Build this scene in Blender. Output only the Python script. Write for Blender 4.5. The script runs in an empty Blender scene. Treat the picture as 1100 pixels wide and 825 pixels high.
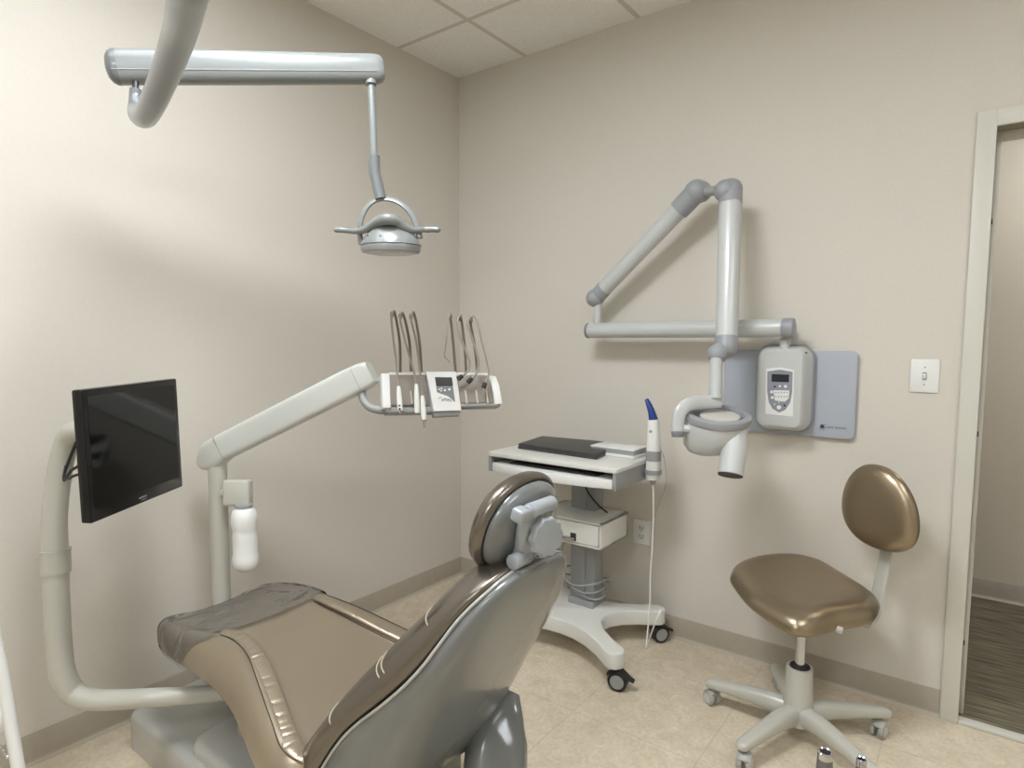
import bpy, bmesh, math, random
from mathutils import Vector as V, Matrix
random.seed(4)
C = bpy.context.scene.collection
PI = math.pi
# ------------------------------------------------------------------ camera
F = 668.905; PITCH = .0854; ROLL = .0019; YAW = .6445; SH = 11.2116
CAM = V((2.3245, -2.6081, 1.3326))
fw = V((-math.sin(YAW)*math.cos(PITCH), math.cos(YAW)*math.cos(PITCH), -math.sin(PITCH)))
r0 = V((math.cos(YAW), math.sin(YAW), 0)); u0 = r0.cross(fw)
RT = r0*math.cos(ROLL)+u0*math.sin(ROLL); UP = -r0*math.sin(ROLL)+u0*math.cos(ROLL)
def ray(x, y): return fw+RT*((x-550)/F)-UP*((y-412.5-SH)/F)
def D(x, y, d): return CAM+ray(x, y)*d                 # point measured in the photo at a known distance
def on(x, y, ax, v):
    d = ray(x, y); return CAM+d*((v-CAM[ax])/d[ax])
def Xp(x, y, v): return on(x, y, 0, v)
def Yp(x, y, v): return on(x, y, 1, v)
def Zp(x, y, v): return on(x, y, 2, v)
cd = bpy.data.cameras.new('camera'); cam = bpy.data.objects.new('camera', cd); C.objects.link(cam)
cd.sensor_width = 36; cd.lens = F/1100*36; cd.shift_y = SH/1100; cd.clip_start = .02
m = Matrix((RT, UP, -fw)).transposed().to_4x4(); m.translation = CAM; cam.matrix_world = m
S = bpy.context.scene; S.camera = cam
S.view_settings.view_transform = 'Standard'; S.view_settings.look = 'None'
S.view_settings.gamma = 1; S.view_settings.use_curve_mapping = False
S.view_settings.exposure = -0.09

# --------------------------------------------------------------- materials
def lin(c): return tuple((x/255/12.92 if x/255 <= .04045 else ((x/255+.055)/1.055)**2.4) for x in c)+(1,)
def mat(name, col, rough=.5, metal=0., noise=0., nscale=30, bump=0., bscale=200, coat=0., emit=0, dist=.002, col2=None):
    m = bpy.data.materials.new(name); m.use_nodes = True; N = m.node_tree.nodes; L = m.node_tree.links
    b = N['Principled BSDF']; b.inputs['Base Color'].default_value = lin(col)
    b.inputs['Roughness'].default_value = rough; b.inputs['Metallic'].default_value = metal
    b.inputs['Coat Weight'].default_value = coat; b.inputs['Coat Roughness'].default_value = .08
    tc = N.new('ShaderNodeTexCoord')
    if noise or col2:
        n = N.new('ShaderNodeTexNoise'); n.inputs['Scale'].default_value = nscale; n.inputs['Detail'].default_value = 5
        L.new(tc.outputs['Object'], n.inputs['Vector'])
        mx = N.new('ShaderNodeMix'); mx.data_type = 'RGBA'
        c = lin(col); c2 = lin(col2) if col2 else tuple(v*(1-noise) for v in c[:3])+(1,)
        mx.inputs['A'].default_value = c; mx.inputs['B'].default_value = c2
        rp = N.new('ShaderNodeValToRGB'); rp.color_ramp.elements[0].position = .35; rp.color_ramp.elements[1].position = .65
        L.new(n.outputs['Fac'], rp.inputs['Fac']); L.new(rp.outputs['Color'], mx.inputs['Factor'])
        L.new(mx.outputs['Result'], b.inputs['Base Color'])
    if bump:
        n2 = N.new('ShaderNodeTexNoise'); n2.inputs['Scale'].default_value = bscale; n2.inputs['Detail'].default_value = 3
        L.new(tc.outputs['Object'], n2.inputs['Vector'])
        bp = N.new('ShaderNodeBump'); bp.inputs['Strength'].default_value = bump; bp.inputs['Distance'].default_value = dist
        L.new(n2.outputs['Fac'], bp.inputs['Height']); L.new(bp.outputs['Normal'], b.inputs['Normal'])
    if emit:
        b.inputs['Emission Color'].default_value = lin(col); b.inputs['Emission Strength'].default_value = emit
    return m
WALL = mat('wall_paint', (212, 207, 197), .75, noise=.03, nscale=180, bump=.25, bscale=260)
BASE = mat('vinyl_cove_base', (172, 163, 148), .5, noise=.05)
COVE = mat('vinyl_cove_toe', (190, 181, 164), .4)
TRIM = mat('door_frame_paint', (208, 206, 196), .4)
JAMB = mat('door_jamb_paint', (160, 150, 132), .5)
HALLW = mat('hall_wall_paint', (210, 200, 182), .8)
LEA = mat('bronze_vinyl', (156, 142, 120), .3, metal=.85, bump=.25, bscale=420, dist=.0006)
LEC = mat('bronze_vinyl_seat', (174, 162, 143), .36, metal=.74, bump=.4, bscale=5, dist=.015)
MECH = mat('mechanism_grey', (158, 163, 167), .28, coat=.4)
LEAD = mat('bronze_vinyl_edge', (120, 113, 104), .25, metal=.75, bump=.3, bscale=300, dist=.0006)
SEAMP = mat('pale_seam', (190, 178, 158), .4, metal=.4)
SEAM = mat('stitched_seam', (70, 62, 52), .5, metal=.3)
GREY = mat('grey_enamel', (176, 177, 172), .25, coat=.4, noise=.02)
SHELL = mat('chair_shell_enamel', (114, 117, 116), .2, coat=.5)
POLE = mat('warm_grey_enamel', (186, 185, 175), .28, coat=.4)
ARM = mat('arm_enamel', (196, 199, 194), .3, coat=.4)
LARM = mat('lamp_arm_enamel', (126, 130, 129), .3, coat=.4)
LGREY = mat('lamp_grey_enamel', (108, 112, 113), .28, coat=.4)
WHITE = mat('white_plastic', (226, 227, 224), .3)
WHITE2 = mat('cart_white', (218, 218, 212), .35)
OFFW = mat('xray_white', (192, 195, 194), .3, coat=.2)
JOINT = mat('xray_grey', (150, 153, 158), .38)
JOINTD = mat('xray_grey_dark', (118, 122, 126), .4)
PLATE = mat('plate_grey', (168, 174, 184), .45)
DARK = mat('dark_plastic', (38, 38, 40), .4)
BLACK = mat('black_gloss', (12, 12, 14), .18)
SCREEN = mat('monitor_glass', (9, 10, 11), .06)
LCD = mat('lcd_dark', (38, 40, 46), .15)
LAP = mat('laptop_dark', (62, 60, 60), .45, bump=.2, bscale=500)
CHR = mat('polished_metal', (205, 205, 208), .15, metal=1)
STEEL = mat('brushed_steel', (128, 130, 138), .28, metal=.9)
TAUPE = mat('taupe_plastic', (146, 138, 128), .4)
HOSE = mat('hose_grey', (150, 142, 132), .45)
HOSED = mat('hose_dark', (118, 109, 100), .45)
BLUE = mat('blue_cap', (30, 62, 132), .3)
RUB = mat('rubber_black', (32, 32, 34), .6)
CAST = mat('castor_grey', (165, 165, 158), .4)
CABLE = mat('white_cable', (215, 212, 204), .5)
CARTG = mat('cart_grey', (150, 152, 152), .4)
SHIELD = mat('keypad_grey', (138, 142, 152), .4)
SLOT = mat('outlet_slot', (60, 56, 52), .6)
PALE = mat('pale_ridge', (196, 192, 184), .4)
INK = mat('logo_ink', (52, 52, 84), .5)
INK2 = mat('logo_ink_pale', (126, 130, 146), .5)
LE = 24.
LAMP = mat('ceiling_light_diffuser', (246, 250, 255), .5, emit=1)
LENS = mat('lamp_lens', (190, 190, 186), .15)

def wood(m): return m
def tile_floor():
    m = bpy.data.materials.new('vinyl_floor_tile'); m.use_nodes = True; N = m.node_tree.nodes; L = m.node_tree.links
    b = N['Principled BSDF']; b.inputs['Roughness'].default_value = .42
    tc = N.new('ShaderNodeTexCoord')
    n1 = N.new('ShaderNodeTexNoise'); n1.inputs['Scale'].default_value = 14; n1.inputs['Detail'].default_value = 8; n1.inputs['Roughness'].default_value = .72; n1.inputs['Distortion'].default_value = .8
    n2 = N.new('ShaderNodeTexNoise'); n2.inputs['Scale'].default_value = 75; n2.inputs['Detail'].default_value = 4
    L.new(tc.outputs['Object'], n1.inputs['Vector']); L.new(tc.outputs['Object'], n2.inputs['Vector'])
    r = N.new('ShaderNodeValToRGB'); e = r.color_ramp.elements
    e[0].position = .36; e[0].color = lin((204, 190, 166)); e[1].position = .66; e[1].color = lin((222, 210, 188))
    L.new(n1.outputs['Fac'], r.inputs['Fac'])
    r2 = N.new('ShaderNodeValToRGB'); r2.color_ramp.elements[0].position = .38; r2.color_ramp.elements[0].color = (.9, .9, .9, 1); r2.color_ramp.elements[1].position = .6; r2.color_ramp.elements[1].color = (1, 1, 1, 1)
    L.new(n2.outputs['Fac'], r2.inputs['Fac'])
    mx = N.new('ShaderNodeMix'); mx.data_type = 'RGBA'; mx.blend_type = 'MULTIPLY'; mx.inputs['Factor'].default_value = 1
    L.new(r.outputs['Color'], mx.inputs['A']); L.new(r2.outputs['Color'], mx.inputs['B'])
    # seams every 0.457 m
    sp = N.new('ShaderNodeSeparateXYZ'); L.new(tc.outputs['Object'], sp.inputs[0])
    def seam(out, off):
        a = N.new('ShaderNodeMath'); a.operation = 'ADD'; a.inputs[1].default_value = off; L.new(out, a.inputs[0])
        p = N.new('ShaderNodeMath'); p.operation = 'PINGPONG'; p.inputs[1].default_value = .457/2; L.new(a.outputs[0], p.inputs[0])
        c = N.new('ShaderNodeMath'); c.operation = 'LESS_THAN'; c.inputs[1].default_value = .0014; L.new(p.outputs[0], c.inputs[0]); return c
    a = seam(sp.outputs[0], -1.671+.457*20); c = seam(sp.outputs[1], .30+.457*20)
    mm = N.new('ShaderNodeMath'); mm.operation = 'MAXIMUM'; L.new(a.outputs[0], mm.inputs[0]); L.new(c.outputs[0], mm.inputs[1])
    sc = N.new('ShaderNodeMath'); sc.operation = 'MULTIPLY'; sc.inputs[1].default_value = .3; L.new(mm.outputs[0], sc.inputs[0])
    m2 = N.new('ShaderNodeMix'); m2.data_type = 'RGBA'; L.new(sc.outputs[0], m2.inputs['Factor']); L.new(mx.outputs['Result'], m2.inputs['A']); m2.inputs['B'].default_value = lin((120, 104, 84))
    L.new(m2.outputs['Result'], b.inputs['Base Color'])
    return m
def tile_ceiling():
    m = bpy.data.materials.new('suspended_ceiling_tile'); m.use_nodes = True; N = m.node_tree.nodes; L = m.node_tree.links
    b = N['Principled BSDF']; b.inputs['Roughness'].default_value = .85
    tc = N.new('ShaderNodeTexCoord'); sp = N.new('ShaderNodeSeparateXYZ'); L.new(tc.outputs['Object'], sp.inputs[0])
    def seam(out, off):
        a = N.new('ShaderNodeMath'); a.operation = 'ADD'; a.inputs[1].default_value = off; L.new(out, a.inputs[0])
        p = N.new('ShaderNodeMath'); p.operation = 'PINGPONG'; p.inputs[1].default_value = .61/2; L.new(a.outputs[0], p.inputs[0])
        c = N.new('ShaderNodeMath'); c.operation = 'LESS_THAN'; c.inputs[1].default_value = .012; L.new(p.outputs[0], c.inputs[0]); return c
    a = seam(sp.outputs[0], -.4417+6.1); c = seam(sp.outputs[1], .4333+12.2)
    mm = N.new('ShaderNodeMath'); mm.operation = 'MAXIMUM'; L.new(a.outputs[0], mm.inputs[0]); L.new(c.outputs[0], mm.inputs[1])
    n = N.new('ShaderNodeTexNoise'); n.inputs['Scale'].default_value = 160; L.new(tc.outputs['Object'], n.inputs['Vector'])
    r = N.new('ShaderNodeValToRGB'); r.color_ramp.elements[0].position = .38; r.color_ramp.elements[0].color = lin((231, 229, 224)); r.color_ramp.elements[1].position = .55; r.color_ramp.elements[1].color = lin((240, 238, 232))
    L.new(n.outputs['Fac'], r.inputs['Fac'])
    m2 = N.new('ShaderNodeMix'); m2.data_type = 'RGBA'; L.new(mm.outputs[0], m2.inputs['Factor']); L.new(r.outputs['Color'], m2.inputs['A']); m2.inputs['B'].default_value = lin((208, 200, 192))
    L.new(m2.outputs['Result'], b.inputs['Base Color'])
    iv = N.new('ShaderNodeMath'); iv.operation = 'SUBTRACT'; iv.inputs[0].default_value = 1; L.new(mm.outputs[0], iv.inputs[1])
    bp = N.new('ShaderNodeBump'); bp.inputs['Distance'].default_value = .004; bp.inputs['Strength'].default_value = .5; L.new(iv.outputs[0], bp.inputs['Height']); L.new(bp.outputs['Normal'], b.inputs['Normal'])
    return m
def carpet():
    m = bpy.data.materials.new('hall_carpet'); m.use_nodes = True; N = m.node_tree.nodes; L = m.node_tree.links
    b = N['Principled BSDF']; b.inputs['Roughness'].default_value = .95
    tc = N.new('ShaderNodeTexCoord'); mp = N.new('ShaderNodeMapping'); mp.inputs['Scale'].default_value = (6, 90, 6); L.new(tc.outputs['Object'], mp.inputs[0])
    n = N.new('ShaderNodeTexNoise'); n.inputs['Scale'].default_value = 1; n.inputs['Detail'].default_value = 6; L.new(mp.outputs[0], n.inputs['Vector'])
    r = N.new('ShaderNodeValToRGB'); r.color_ramp.elements[0].position = .38; r.color_ramp.elements[0].color = lin((84, 78, 62)); r.color_ramp.elements[1].position = .66; r.color_ramp.elements[1].color = lin((132, 124, 102))
    L.new(n.outputs['Fac'], r.inputs['Fac']); L.new(r.outputs['Color'], b.inputs['Base Color'])
    bp = N.new('ShaderNodeBump'); bp.inputs['Distance'].default_value = .004; L.new(n.outputs['Fac'], bp.inputs['Height']); L.new(bp.outputs['Normal'], b.inputs['Normal'])
    return m
def film():
    m = bpy.data.materials.new('clear_plastic_film'); m.use_nodes = True; N = m.node_tree.nodes; L = m.node_tree.links
    N.remove(N['Principled BSDF']); o = N['Material Output']
    t = N.new('ShaderNodeBsdfTransparent'); t.inputs[0].default_value = (1, 1, 1, 1)
    g = N.new('ShaderNodeBsdfGlossy'); g.inputs['Roughness'].default_value = .07
    d = N.new('ShaderNodeBsdfDiffuse'); d.inputs['Color'].default_value = (.85, .86, .86, 1)
    tc = N.new('ShaderNodeTexCoord'); mp = N.new('ShaderNodeMapping'); mp.inputs['Scale'].default_value = (6, 4, 5); mp.inputs['Rotation'].default_value = (0, 0, .5); L.new(tc.outputs['Object'], mp.inputs[0])
    n = N.new('ShaderNodeTexNoise'); n.inputs['Scale'].default_value = 1; n.inputs['Detail'].default_value = 4; n.inputs['Distortion'].default_value = 1.4; L.new(mp.outputs[0], n.inputs['Vector'])
    bp = N.new('ShaderNodeBump'); bp.inputs['Distance'].default_value = .045; bp.inputs['Strength'].default_value = 1.0; L.new(n.outputs['Fac'], bp.inputs['Height'])
    L.new(bp.outputs['Normal'], g.inputs['Normal'])
    a = N.new('ShaderNodeMixShader'); a.inputs[0].default_value = .07; L.new(t.outputs[0], a.inputs[1]); L.new(d.outputs[0], a.inputs[2])
    fr = N.new('ShaderNodeFresnel'); fr.inputs['IOR'].default_value = 1.42; L.new(bp.outputs['Normal'], fr.inputs['Normal'])
    c = N.new('ShaderNodeMixShader'); L.new(fr.outputs[0], c.inputs[0]); L.new(a.outputs[0], c.inputs[1]); L.new(g.outputs[0], c.inputs[2])
    L.new(c.outputs[0], o.inputs[0]); return m
FLOOR = tile_floor(); CEIL = tile_ceiling(); CARPET = carpet(); FILM = film()

# ----------------------------------------------------------------- builders
def catmull(pts, per=8):
    """pts: list of tuples (Vector, *scalars) -> resampled"""
    P = [(V(p[0]),)+tuple(p[1:]) for p in pts]
    if len(P) < 3: return P
    Q = [P[0]]+P+[P[-1]]; out = []
    def cr(a, b, c, d, t): return .5*((2*b)+(-a+c)*t+(2*a-5*b+4*c-d)*t*t+(-a+3*b-3*c+d)*t*t*t)
    for i in range(1, len(Q)-2):
        for k in range(per):
            t = k/per
            out.append(tuple(cr(Q[i-1][j], Q[i][j], Q[i+1][j], Q[i+2][j], t) for j in range(len(P[0]))))
    out.append(P[-1]); return out
class B:
    def __init__(s): s.bm = bmesh.new()
    def loft(s, rings, cap0=True, cap1=True, closed=True):
        vs = [[s.bm.verts.new(p) for p in r] for r in rings]; n = len(vs[0])
        for a, b in zip(vs, vs[1:]):
            for i in range(n if closed else n-1):
                j = (i+1) % n
                try: s.bm.faces.new((a[i], a[j], b[j], b[i]))
                except ValueError: pass
        if cap0: s.bm.faces.new(vs[0][::-1])
        if cap1: s.bm.faces.new(vs[-1])
        return s
    def sweep(s, pts, r=None, n=16, e=1., up=None, per=8, smooth=True, round_ends=False):
        """pts: [(point, rx, ry)] or points with common r; e<1 squares the profile"""
        P = []
        for p in pts:
            if isinstance(p, (tuple, list)) and isinstance(p[0], V):
                P.append((p[0], p[1], p[2] if len(p) > 2 else p[1]))
            else: P.append((V(p), r, r))
        if smooth: P = catmull(P, per)
        if round_ends:
            d0 = (P[0][0]-P[1][0]).normalized(); d1 = (P[-1][0]-P[-2][0]).normalized()
            a, z = P[0], P[-1]
            P = [(a[0]+d0*a[1]*math.sin(t), a[1]*math.cos(t)+1e-4, a[2]*math.cos(t)+1e-4) for t in (1.5, 1.2, .8, .4)]+P+[(z[0]+d1*z[1]*math.sin(t), z[1]*math.cos(t)+1e-4, z[2]*math.cos(t)+1e-4) for t in (.4, .8, 1.2, 1.5)]
        rings = []; t0 = None; a = None
        for i, (p, rx, ry) in enumerate(P):
            t = (P[min(i+1, len(P)-1)][0]-P[max(i-1, 0)][0]).normalized()
            if up is not None:
                a = up.cross(t).normalized()
            elif a is None:
                w = V((0, 0, 1)) if abs(t.z) < .9 else V((1, 0, 0)); a = w.cross(t).normalized()
            else:
                q = t0.rotation_difference(t); a = (q @ a); a = (a-t*a.dot(t)).normalized()
            b = t.cross(a); t0 = t; ring = []
            for k in range(n):
                c, sn = math.cos(2*PI*k/n), math.sin(2*PI*k/n)
                ring.append(p+a*(rx*math.copysign(abs(c)**e, c))+b*(ry*math.copysign(abs(sn)**e, sn)))
            rings.append(ring)
        return s.loft(rings)
    def merge(s, bm2, M=None):
        me = bpy.data.meshes.new('t'); bm2.to_mesh(me); bm2.free()
        if M is not None: me.transform(M)
        s.bm.from_mesh(me); bpy.data.meshes.remove(me); return s
    def box(s, lo, hi, bev=0, seg=2, M=None):
        b = bmesh.new(); bmesh.ops.create_cube(b, size=1)
        lo, hi = V(lo), V(hi); c = (lo+hi)/2; d = hi-lo
        for v in b.verts: v.co = V((v.co.x*d.x, v.co.y*d.y, v.co.z*d.z))+c
        if bev: bmesh.ops.bevel(b, geom=b.edges[:], offset=bev, segments=seg, affect='EDGES', profile=.5)
        return s.merge(b, M)
    def prism(s, poly, M, depth, bev=0, seg=2):
        """polygon (x,y) in frame M extruded along its z"""
        b = bmesh.new(); vs = [b.verts.new((x, y, 0)) for x, y in poly]; f = b.faces.new(vs)
        r = bmesh.ops.extrude_face_region(b, geom=[f]); nv = [g for g in r['geom'] if isinstance(g, bmesh.types.BMVert)]
        for v in nv: v.co.z += depth
        bmesh.ops.recalc_face_normals(b, faces=b.faces[:])
        if bev:
            ed = [e for e in b.edges if len({round(v.co.z, 5) for v in e.verts}) == 1]
            bmesh.ops.bevel(b, geom=ed, offset=bev, segments=seg, affect='EDGES', profile=.5)
        return s.merge(b, M)
    def cyl(s, a, b, r, r2=None, n=24, bev=0):
        a, b = V(a), V(b); r2 = r if r2 is None else r2
        if not bev: return s.sweep([(a, r, r), (b, r2, r2)], n=n, smooth=False)
        d = (b-a).normalized()
        return s.sweep([(a, r-bev, r-bev), (a+d*bev*.3, r-bev*.3, r-bev*.3), (a+d*bev, r, r), (b-d*bev, r2, r2), (b-d*bev*.3, r2-bev*.3, r2-bev*.3), (b, r2-bev, r2-bev)], n=n, smooth=False)
    def lathe(s, prof, M, n=32, sx=1, sy=1):
        """prof [(r,z)]"""
        rings = [[M @ V((max(r, 1e-4)*sx*math.cos(2*PI*k/n), max(r, 1e-4)*sy*math.sin(2*PI*k/n), z)) for k in range(n)] for r, z in prof]
        return s.loft(rings)
    def ball(s, c, r, sx=1, sy=1, sz=1, M=None):
        b = bmesh.new(); bmesh.ops.create_uvsphere(b, u_segments=24, v_segments=14, radius=r)
        for v in b.verts: v.co = V((v.co.x*sx, v.co.y*sy, v.co.z*sz))
        T = Matrix.Translation(V(c)) @ (M if M is not None else Matrix())
        return s.merge(b, T)
    def out(s, name, m, parent=None, sub=0, sharp=40, loc=None, solid=0):
        return obj(name, s.bm, m, parent, sub, sharp, loc, solid)
def wloc(o):
    p = V(o.location)
    while o.parent: o = o.parent; p += V(o.location)
    return p
def obj(name, bm, m, parent=None, sub=0, sharp=40, loc=None, solid=0):
    bmesh.ops.remove_doubles(bm, verts=bm.verts[:], dist=1e-6)
    bmesh.ops.recalc_face_normals(bm, faces=bm.faces[:])
    me = bpy.data.meshes.new(name)
    if parent is None and loc is None:
        xs = [v.co.x for v in bm.verts]; ys = [v.co.y for v in bm.verts]; zs = [v.co.z for v in bm.verts]
        loc = V(((min(xs)+max(xs))/2, (min(ys)+max(ys))/2, min(zs)))
    base = wloc(parent) if parent else V(loc)
    for v in bm.verts: v.co -= base
    for f in bm.faces: f.smooth = True
    bm.to_mesh(me); bm.free()
    me.set_sharp_from_angle(angle=math.radians(sharp))
    me.materials.append(m)
    o = bpy.data.objects.new(name, me); C.objects.link(o)
    if parent: o.parent = parent
    else: o.location = base
    if solid:
        md = o.modifiers.new('solid', 'SOLIDIFY'); md.thickness = solid
    if sub:
        md = o.modifiers.new('sub', 'SUBSURF'); md.levels = sub; md.render_levels = sub
    return o
def thing(name, label, cat, loc, group=None):
    o = bpy.data.objects.new(name, None); C.objects.link(o); o.location = loc; o.empty_display_size = .1
    return tag(o, label, cat, group)
def tag(o, label, cat, group=None):
    o['label'] = label; o['category'] = cat
    if group: o['group'] = group
    return o
def st(o): o['kind'] = 'structure'; return o
def frame(o, a, b):                       # matrix with x=a, y=b, z=a×b at o
    a = V(a).normalized(); b = V(b); b = (b-a*b.dot(a)).normalized(); n = a.cross(b)
    M = Matrix((a, b, n)).transposed().to_4x4(); M.translation = V(o); return M
def axis(o, z):
    z = V(z).normalized(); w = V((0, 0, 1)) if abs(z.z) < .9 else V((1, 0, 0)); x = w.cross(z).normalized()
    return frame(o, x, z.cross(x))
def rrect(x0, y0, x1, y1, r, n=5):
    out = []
    for cx, cy, a in ((x1-r, y1-r, 0), (x0+r, y1-r, 90), (x0+r, y0+r, 180), (x1-r, y0+r, 270)):
        for k in range(n+1):
            t = math.radians(a+90*k/n); out.append((cx+r*math.cos(t), cy+r*math.sin(t)))
    return out
def interp(tab, x):
    if x <= tab[0][0]: return tab[0][1]
    for (a, b), (c, d) in zip(tab, tab[1:]):
        if x <= c: return b+(d-b)*(x-a)/(c-a)
    return tab[-1][1]
def sp(c, e): return math.copysign(abs(c)**e, c)

# =============================================================== THE SETTING
H = 2.74; XR = 4.3; YR = -4.9; DX0 = 2.328; DX1 = 3.242; DZ = 2.027; WT = .14
st(B().box((-.14, YR-.14, -.1), (XR+.14, 0.0, 0)).out('floor', FLOOR, loc=V((0, 0, 0))))
st(B().box((-.14, YR-.14, H), (XR+.14, WT, H+.1)).out('ceiling', CEIL, loc=V((0, 0, 0))))
st(B().box((-WT, YR-.14, 0), (0, WT, H)).out('wall_left', WALL))
st(B().box((XR, YR-.14, 0), (XR+WT, WT, H)).out('wall_right', WALL))
st(B().box((0, YR-.14, 0), (XR, YR, H)).out('wall_rear', WALL))
wb = B(); wb.box((0, 0, 0), (DX0-.02, WT, H)); wb.box((DX1+.02, 0, 0), (XR, WT, H)); wb.box((DX0-.02, 0, DZ+.02), (DX1+.02, WT, H))
st(wb.out('wall_back', WALL))
def baseboard(name, a, b, nrm, h=.1):
    a, b, nrm = V(a), V(b), V(nrm)
    prof = [(0, 0), (.013, 0), (.0125, .004), (.006, .011), (.0045, .02), (.004, h-.004), (.002, h), (0, h)]
    r = [[p+nrm*q[0]+V((0, 0, q[1])) for q in prof] for p in (a, b)]
    o = st(B().loft(r).out(name, BASE)); o.data.materials.append(COVE)
    for f in o.data.polygons:
        z = max((o.data.vertices[i].co.z for i in f.vertices))
        if z < .013: f.material_index = 1
    return o
baseboard('baseboard_left', (0, YR, 0), (0, -.004, 0), (1, 0, 0))
baseboard('baseboard_back', (.004, 0, 0), (2.274, 0, 0), (0, -1, 0))
baseboard('baseboard_right', (XR, YR, 0), (XR, 0, 0), (-1, 0, 0))
baseboard('baseboard_rear', (0, YR, 0), (XR, YR, 0), (0, 1, 0))
# door frame (steel knock-down frame, no leaf in view)
door = st(bpy.data.objects.new('door_1', None)); C.objects.link(door); door.location = (DX0, 0, 0)
def casing():
    b = B(); w = .054; t = .014
    for (x0, x1) in ((DX0-w, DX0), (DX1, DX1+w)): b.box((x0, -t, 0), (x1, 0.002, DZ+w), .003)
    b.box((DX0-.001, -t, DZ), (DX1+.001, 0.002, DZ+w), .003); return b
casing().out('door_casing', TRIM, door)
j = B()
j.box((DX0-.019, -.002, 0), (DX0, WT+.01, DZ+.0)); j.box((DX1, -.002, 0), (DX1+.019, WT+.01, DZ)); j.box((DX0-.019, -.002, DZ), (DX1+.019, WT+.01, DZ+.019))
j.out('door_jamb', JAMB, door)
j = B(); j.box((DX0, .065, 0), (DX0+.014, WT+.01, DZ-.014), .002); j.box((DX1-.014, .065, 0), (DX1, WT+.01, DZ-.014), .002); j.box((DX0, .065, DZ-.014), (DX1, WT+.01, DZ), .002)
j.out('door_stop', TRIM, door)
for z in (.28, 1.02, 1.73):
    B().cyl((DX0-.002, .03, z), (DX0+.004, .03, z), .009, n=16).out('screw', SLOT, door)
st(B().box((DX0, -.012, 0), (DX1, .03, .012), .003).out('trim_1', TRIM))
# hallway beyond the door
st(B().box((.8, 0.0, -.1), (5.2, 1.5, -.001)).box((DX0, .03, -.002), (DX1, 1.385, .004)).out('floor_hall', CARPET, loc=V((0, 0, 0))))
HY = 1.385
st(B().box((.8, HY, 0), (5.2, HY+.12, H)).out('wall_hall', HALLW))
st(B().box((.68, WT, 0), (.8, HY, H)).out('wall_hall_left', HALLW))
st(B().box((5.1, WT, 0), (5.2, HY, H)).out('wall_hall_right', HALLW))
st(B().box((.7, WT, H-.2), (5.2, HY+.1, H-.1)).out('ceiling_hall', CEIL, loc=V((0, 0, 0))))
baseboard('baseboard_hall', (.8, HY, 0.004), (5.1, HY, .004), (0, -1, 0))
# ceiling light troffers (outside the frame, they light the room)
def troffer(x0, y0, lab, x1=None, y1=None, zc=H, e=1., group='recessed ceiling lights'):
    x1 = x1 or x0+.586; y1 = y1 or y0+1.196
    t = thing('ceiling_light', lab, 'light', ((x0+x1)/2, (y0+y1)/2, zc-.02), group)
    b = B(); w = .03
    b.box((x0, y0, zc-.012), (x1, y0+w, zc+.001)); b.box((x0, y1-w, zc-.012), (x1, y1, zc+.001))
    b.box((x0, y0, zc-.012), (x0+w, y1, zc+.001)); b.box((x1-w, y0, zc-.012), (x1, y1, zc+.001)); b.out('frame', WHITE, t)
    m2 = LAMP.copy(); m2.node_tree.nodes['Principled BSDF'].inputs['Emission Strength'].default_value = e
    B().box((x0+w, y0+w, zc-.007), (x1-w, y1-w, zc-.001)).out('diffuser', m2, t)
troffer(.4537, -2.861, 'recessed ceiling light panel beside the left wall above the monitor', e=LE*.21)
troffer(1.0637, -2.251, 'small square ceiling light panel above the dental chair', y1=-1.665, e=LE*2.1)
troffer(2.8937, -2.251, 'recessed ceiling light panel above the right half of the room', e=LE*.5)
troffer(1.6737, -4.691, 'recessed ceiling light panel behind the camera', e=LE*.85)
troffer(2.6, .5, 'hallway ceiling light panel beyond the doorway', x1=3.2, y1=1.1, zc=H-.2, e=LE*.75, group=None)

# ============================================================ WALL ELECTRICS
sw = thing('light_switch', 'white toggle light switch plate on back wall beside the door frame', 'switch', (2.171, 0, 1.155))
M = frame((2.171, 0, 1.214), (1, 0, 0), (0, 0, 1))       # z = -y (out of wall)
B().prism(rrect(-.043, -.058, .043, .058, .004), M, .006, .002).out('plate', WHITE, sw)
B().prism(rrect(-.006, -.013, .006, .013, .001), M, .0075).out('toggle_slot', CARTG, sw)
B().box((-.004, -.004, 0), (.004, .010, .016), .001, M=M @ Matrix.Rotation(.35, 4, 'X')).out('toggle', WHITE, sw)
for s in (-1, 1): B().cyl(M @ V((0, s*.03, .005)), M @ V((0, s*.03, .0075)), .0028, n=12).out('screw', CARTG, sw)
ol = thing('wall_outlet', 'white duplex wall outlet low on the back wall behind the cart', 'outlet', (1.118, 0, .4))
M = frame((1.118, 0, .457), (1, 0, 0), (0, 0, 1))
B().prism(rrect(-.042, -.057, .042, .057, .004), M, .006, .002).out('plate', WHITE, ol)
for s in (-1, 1):
    rc = B().prism(rrect(-.017, s*.0195-.0145, .017, s*.0195+.0145, .008), M, .008, .001).out('receptacle', WHITE2, ol)
    b = B(); b.box((-.009, s*.0195-.001, .006), (-.006, s*.0195+.008, .0086), M=M); b.box((.006, s*.0195-.001, .006), (.009, s*.0195+.007, .0086), M=M)
    b.cyl(M @ V((0, s*.0195-.007, .006)), M @ V((0, s*.0195-.007, .0086)), .003, n=12); b.out('slot', SLOT, rc)
B().cyl(M @ V((0, 0, .005)), M @ V((0, 0, .0075)), .0028, n=12).out('screw', CARTG, ol)

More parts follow.
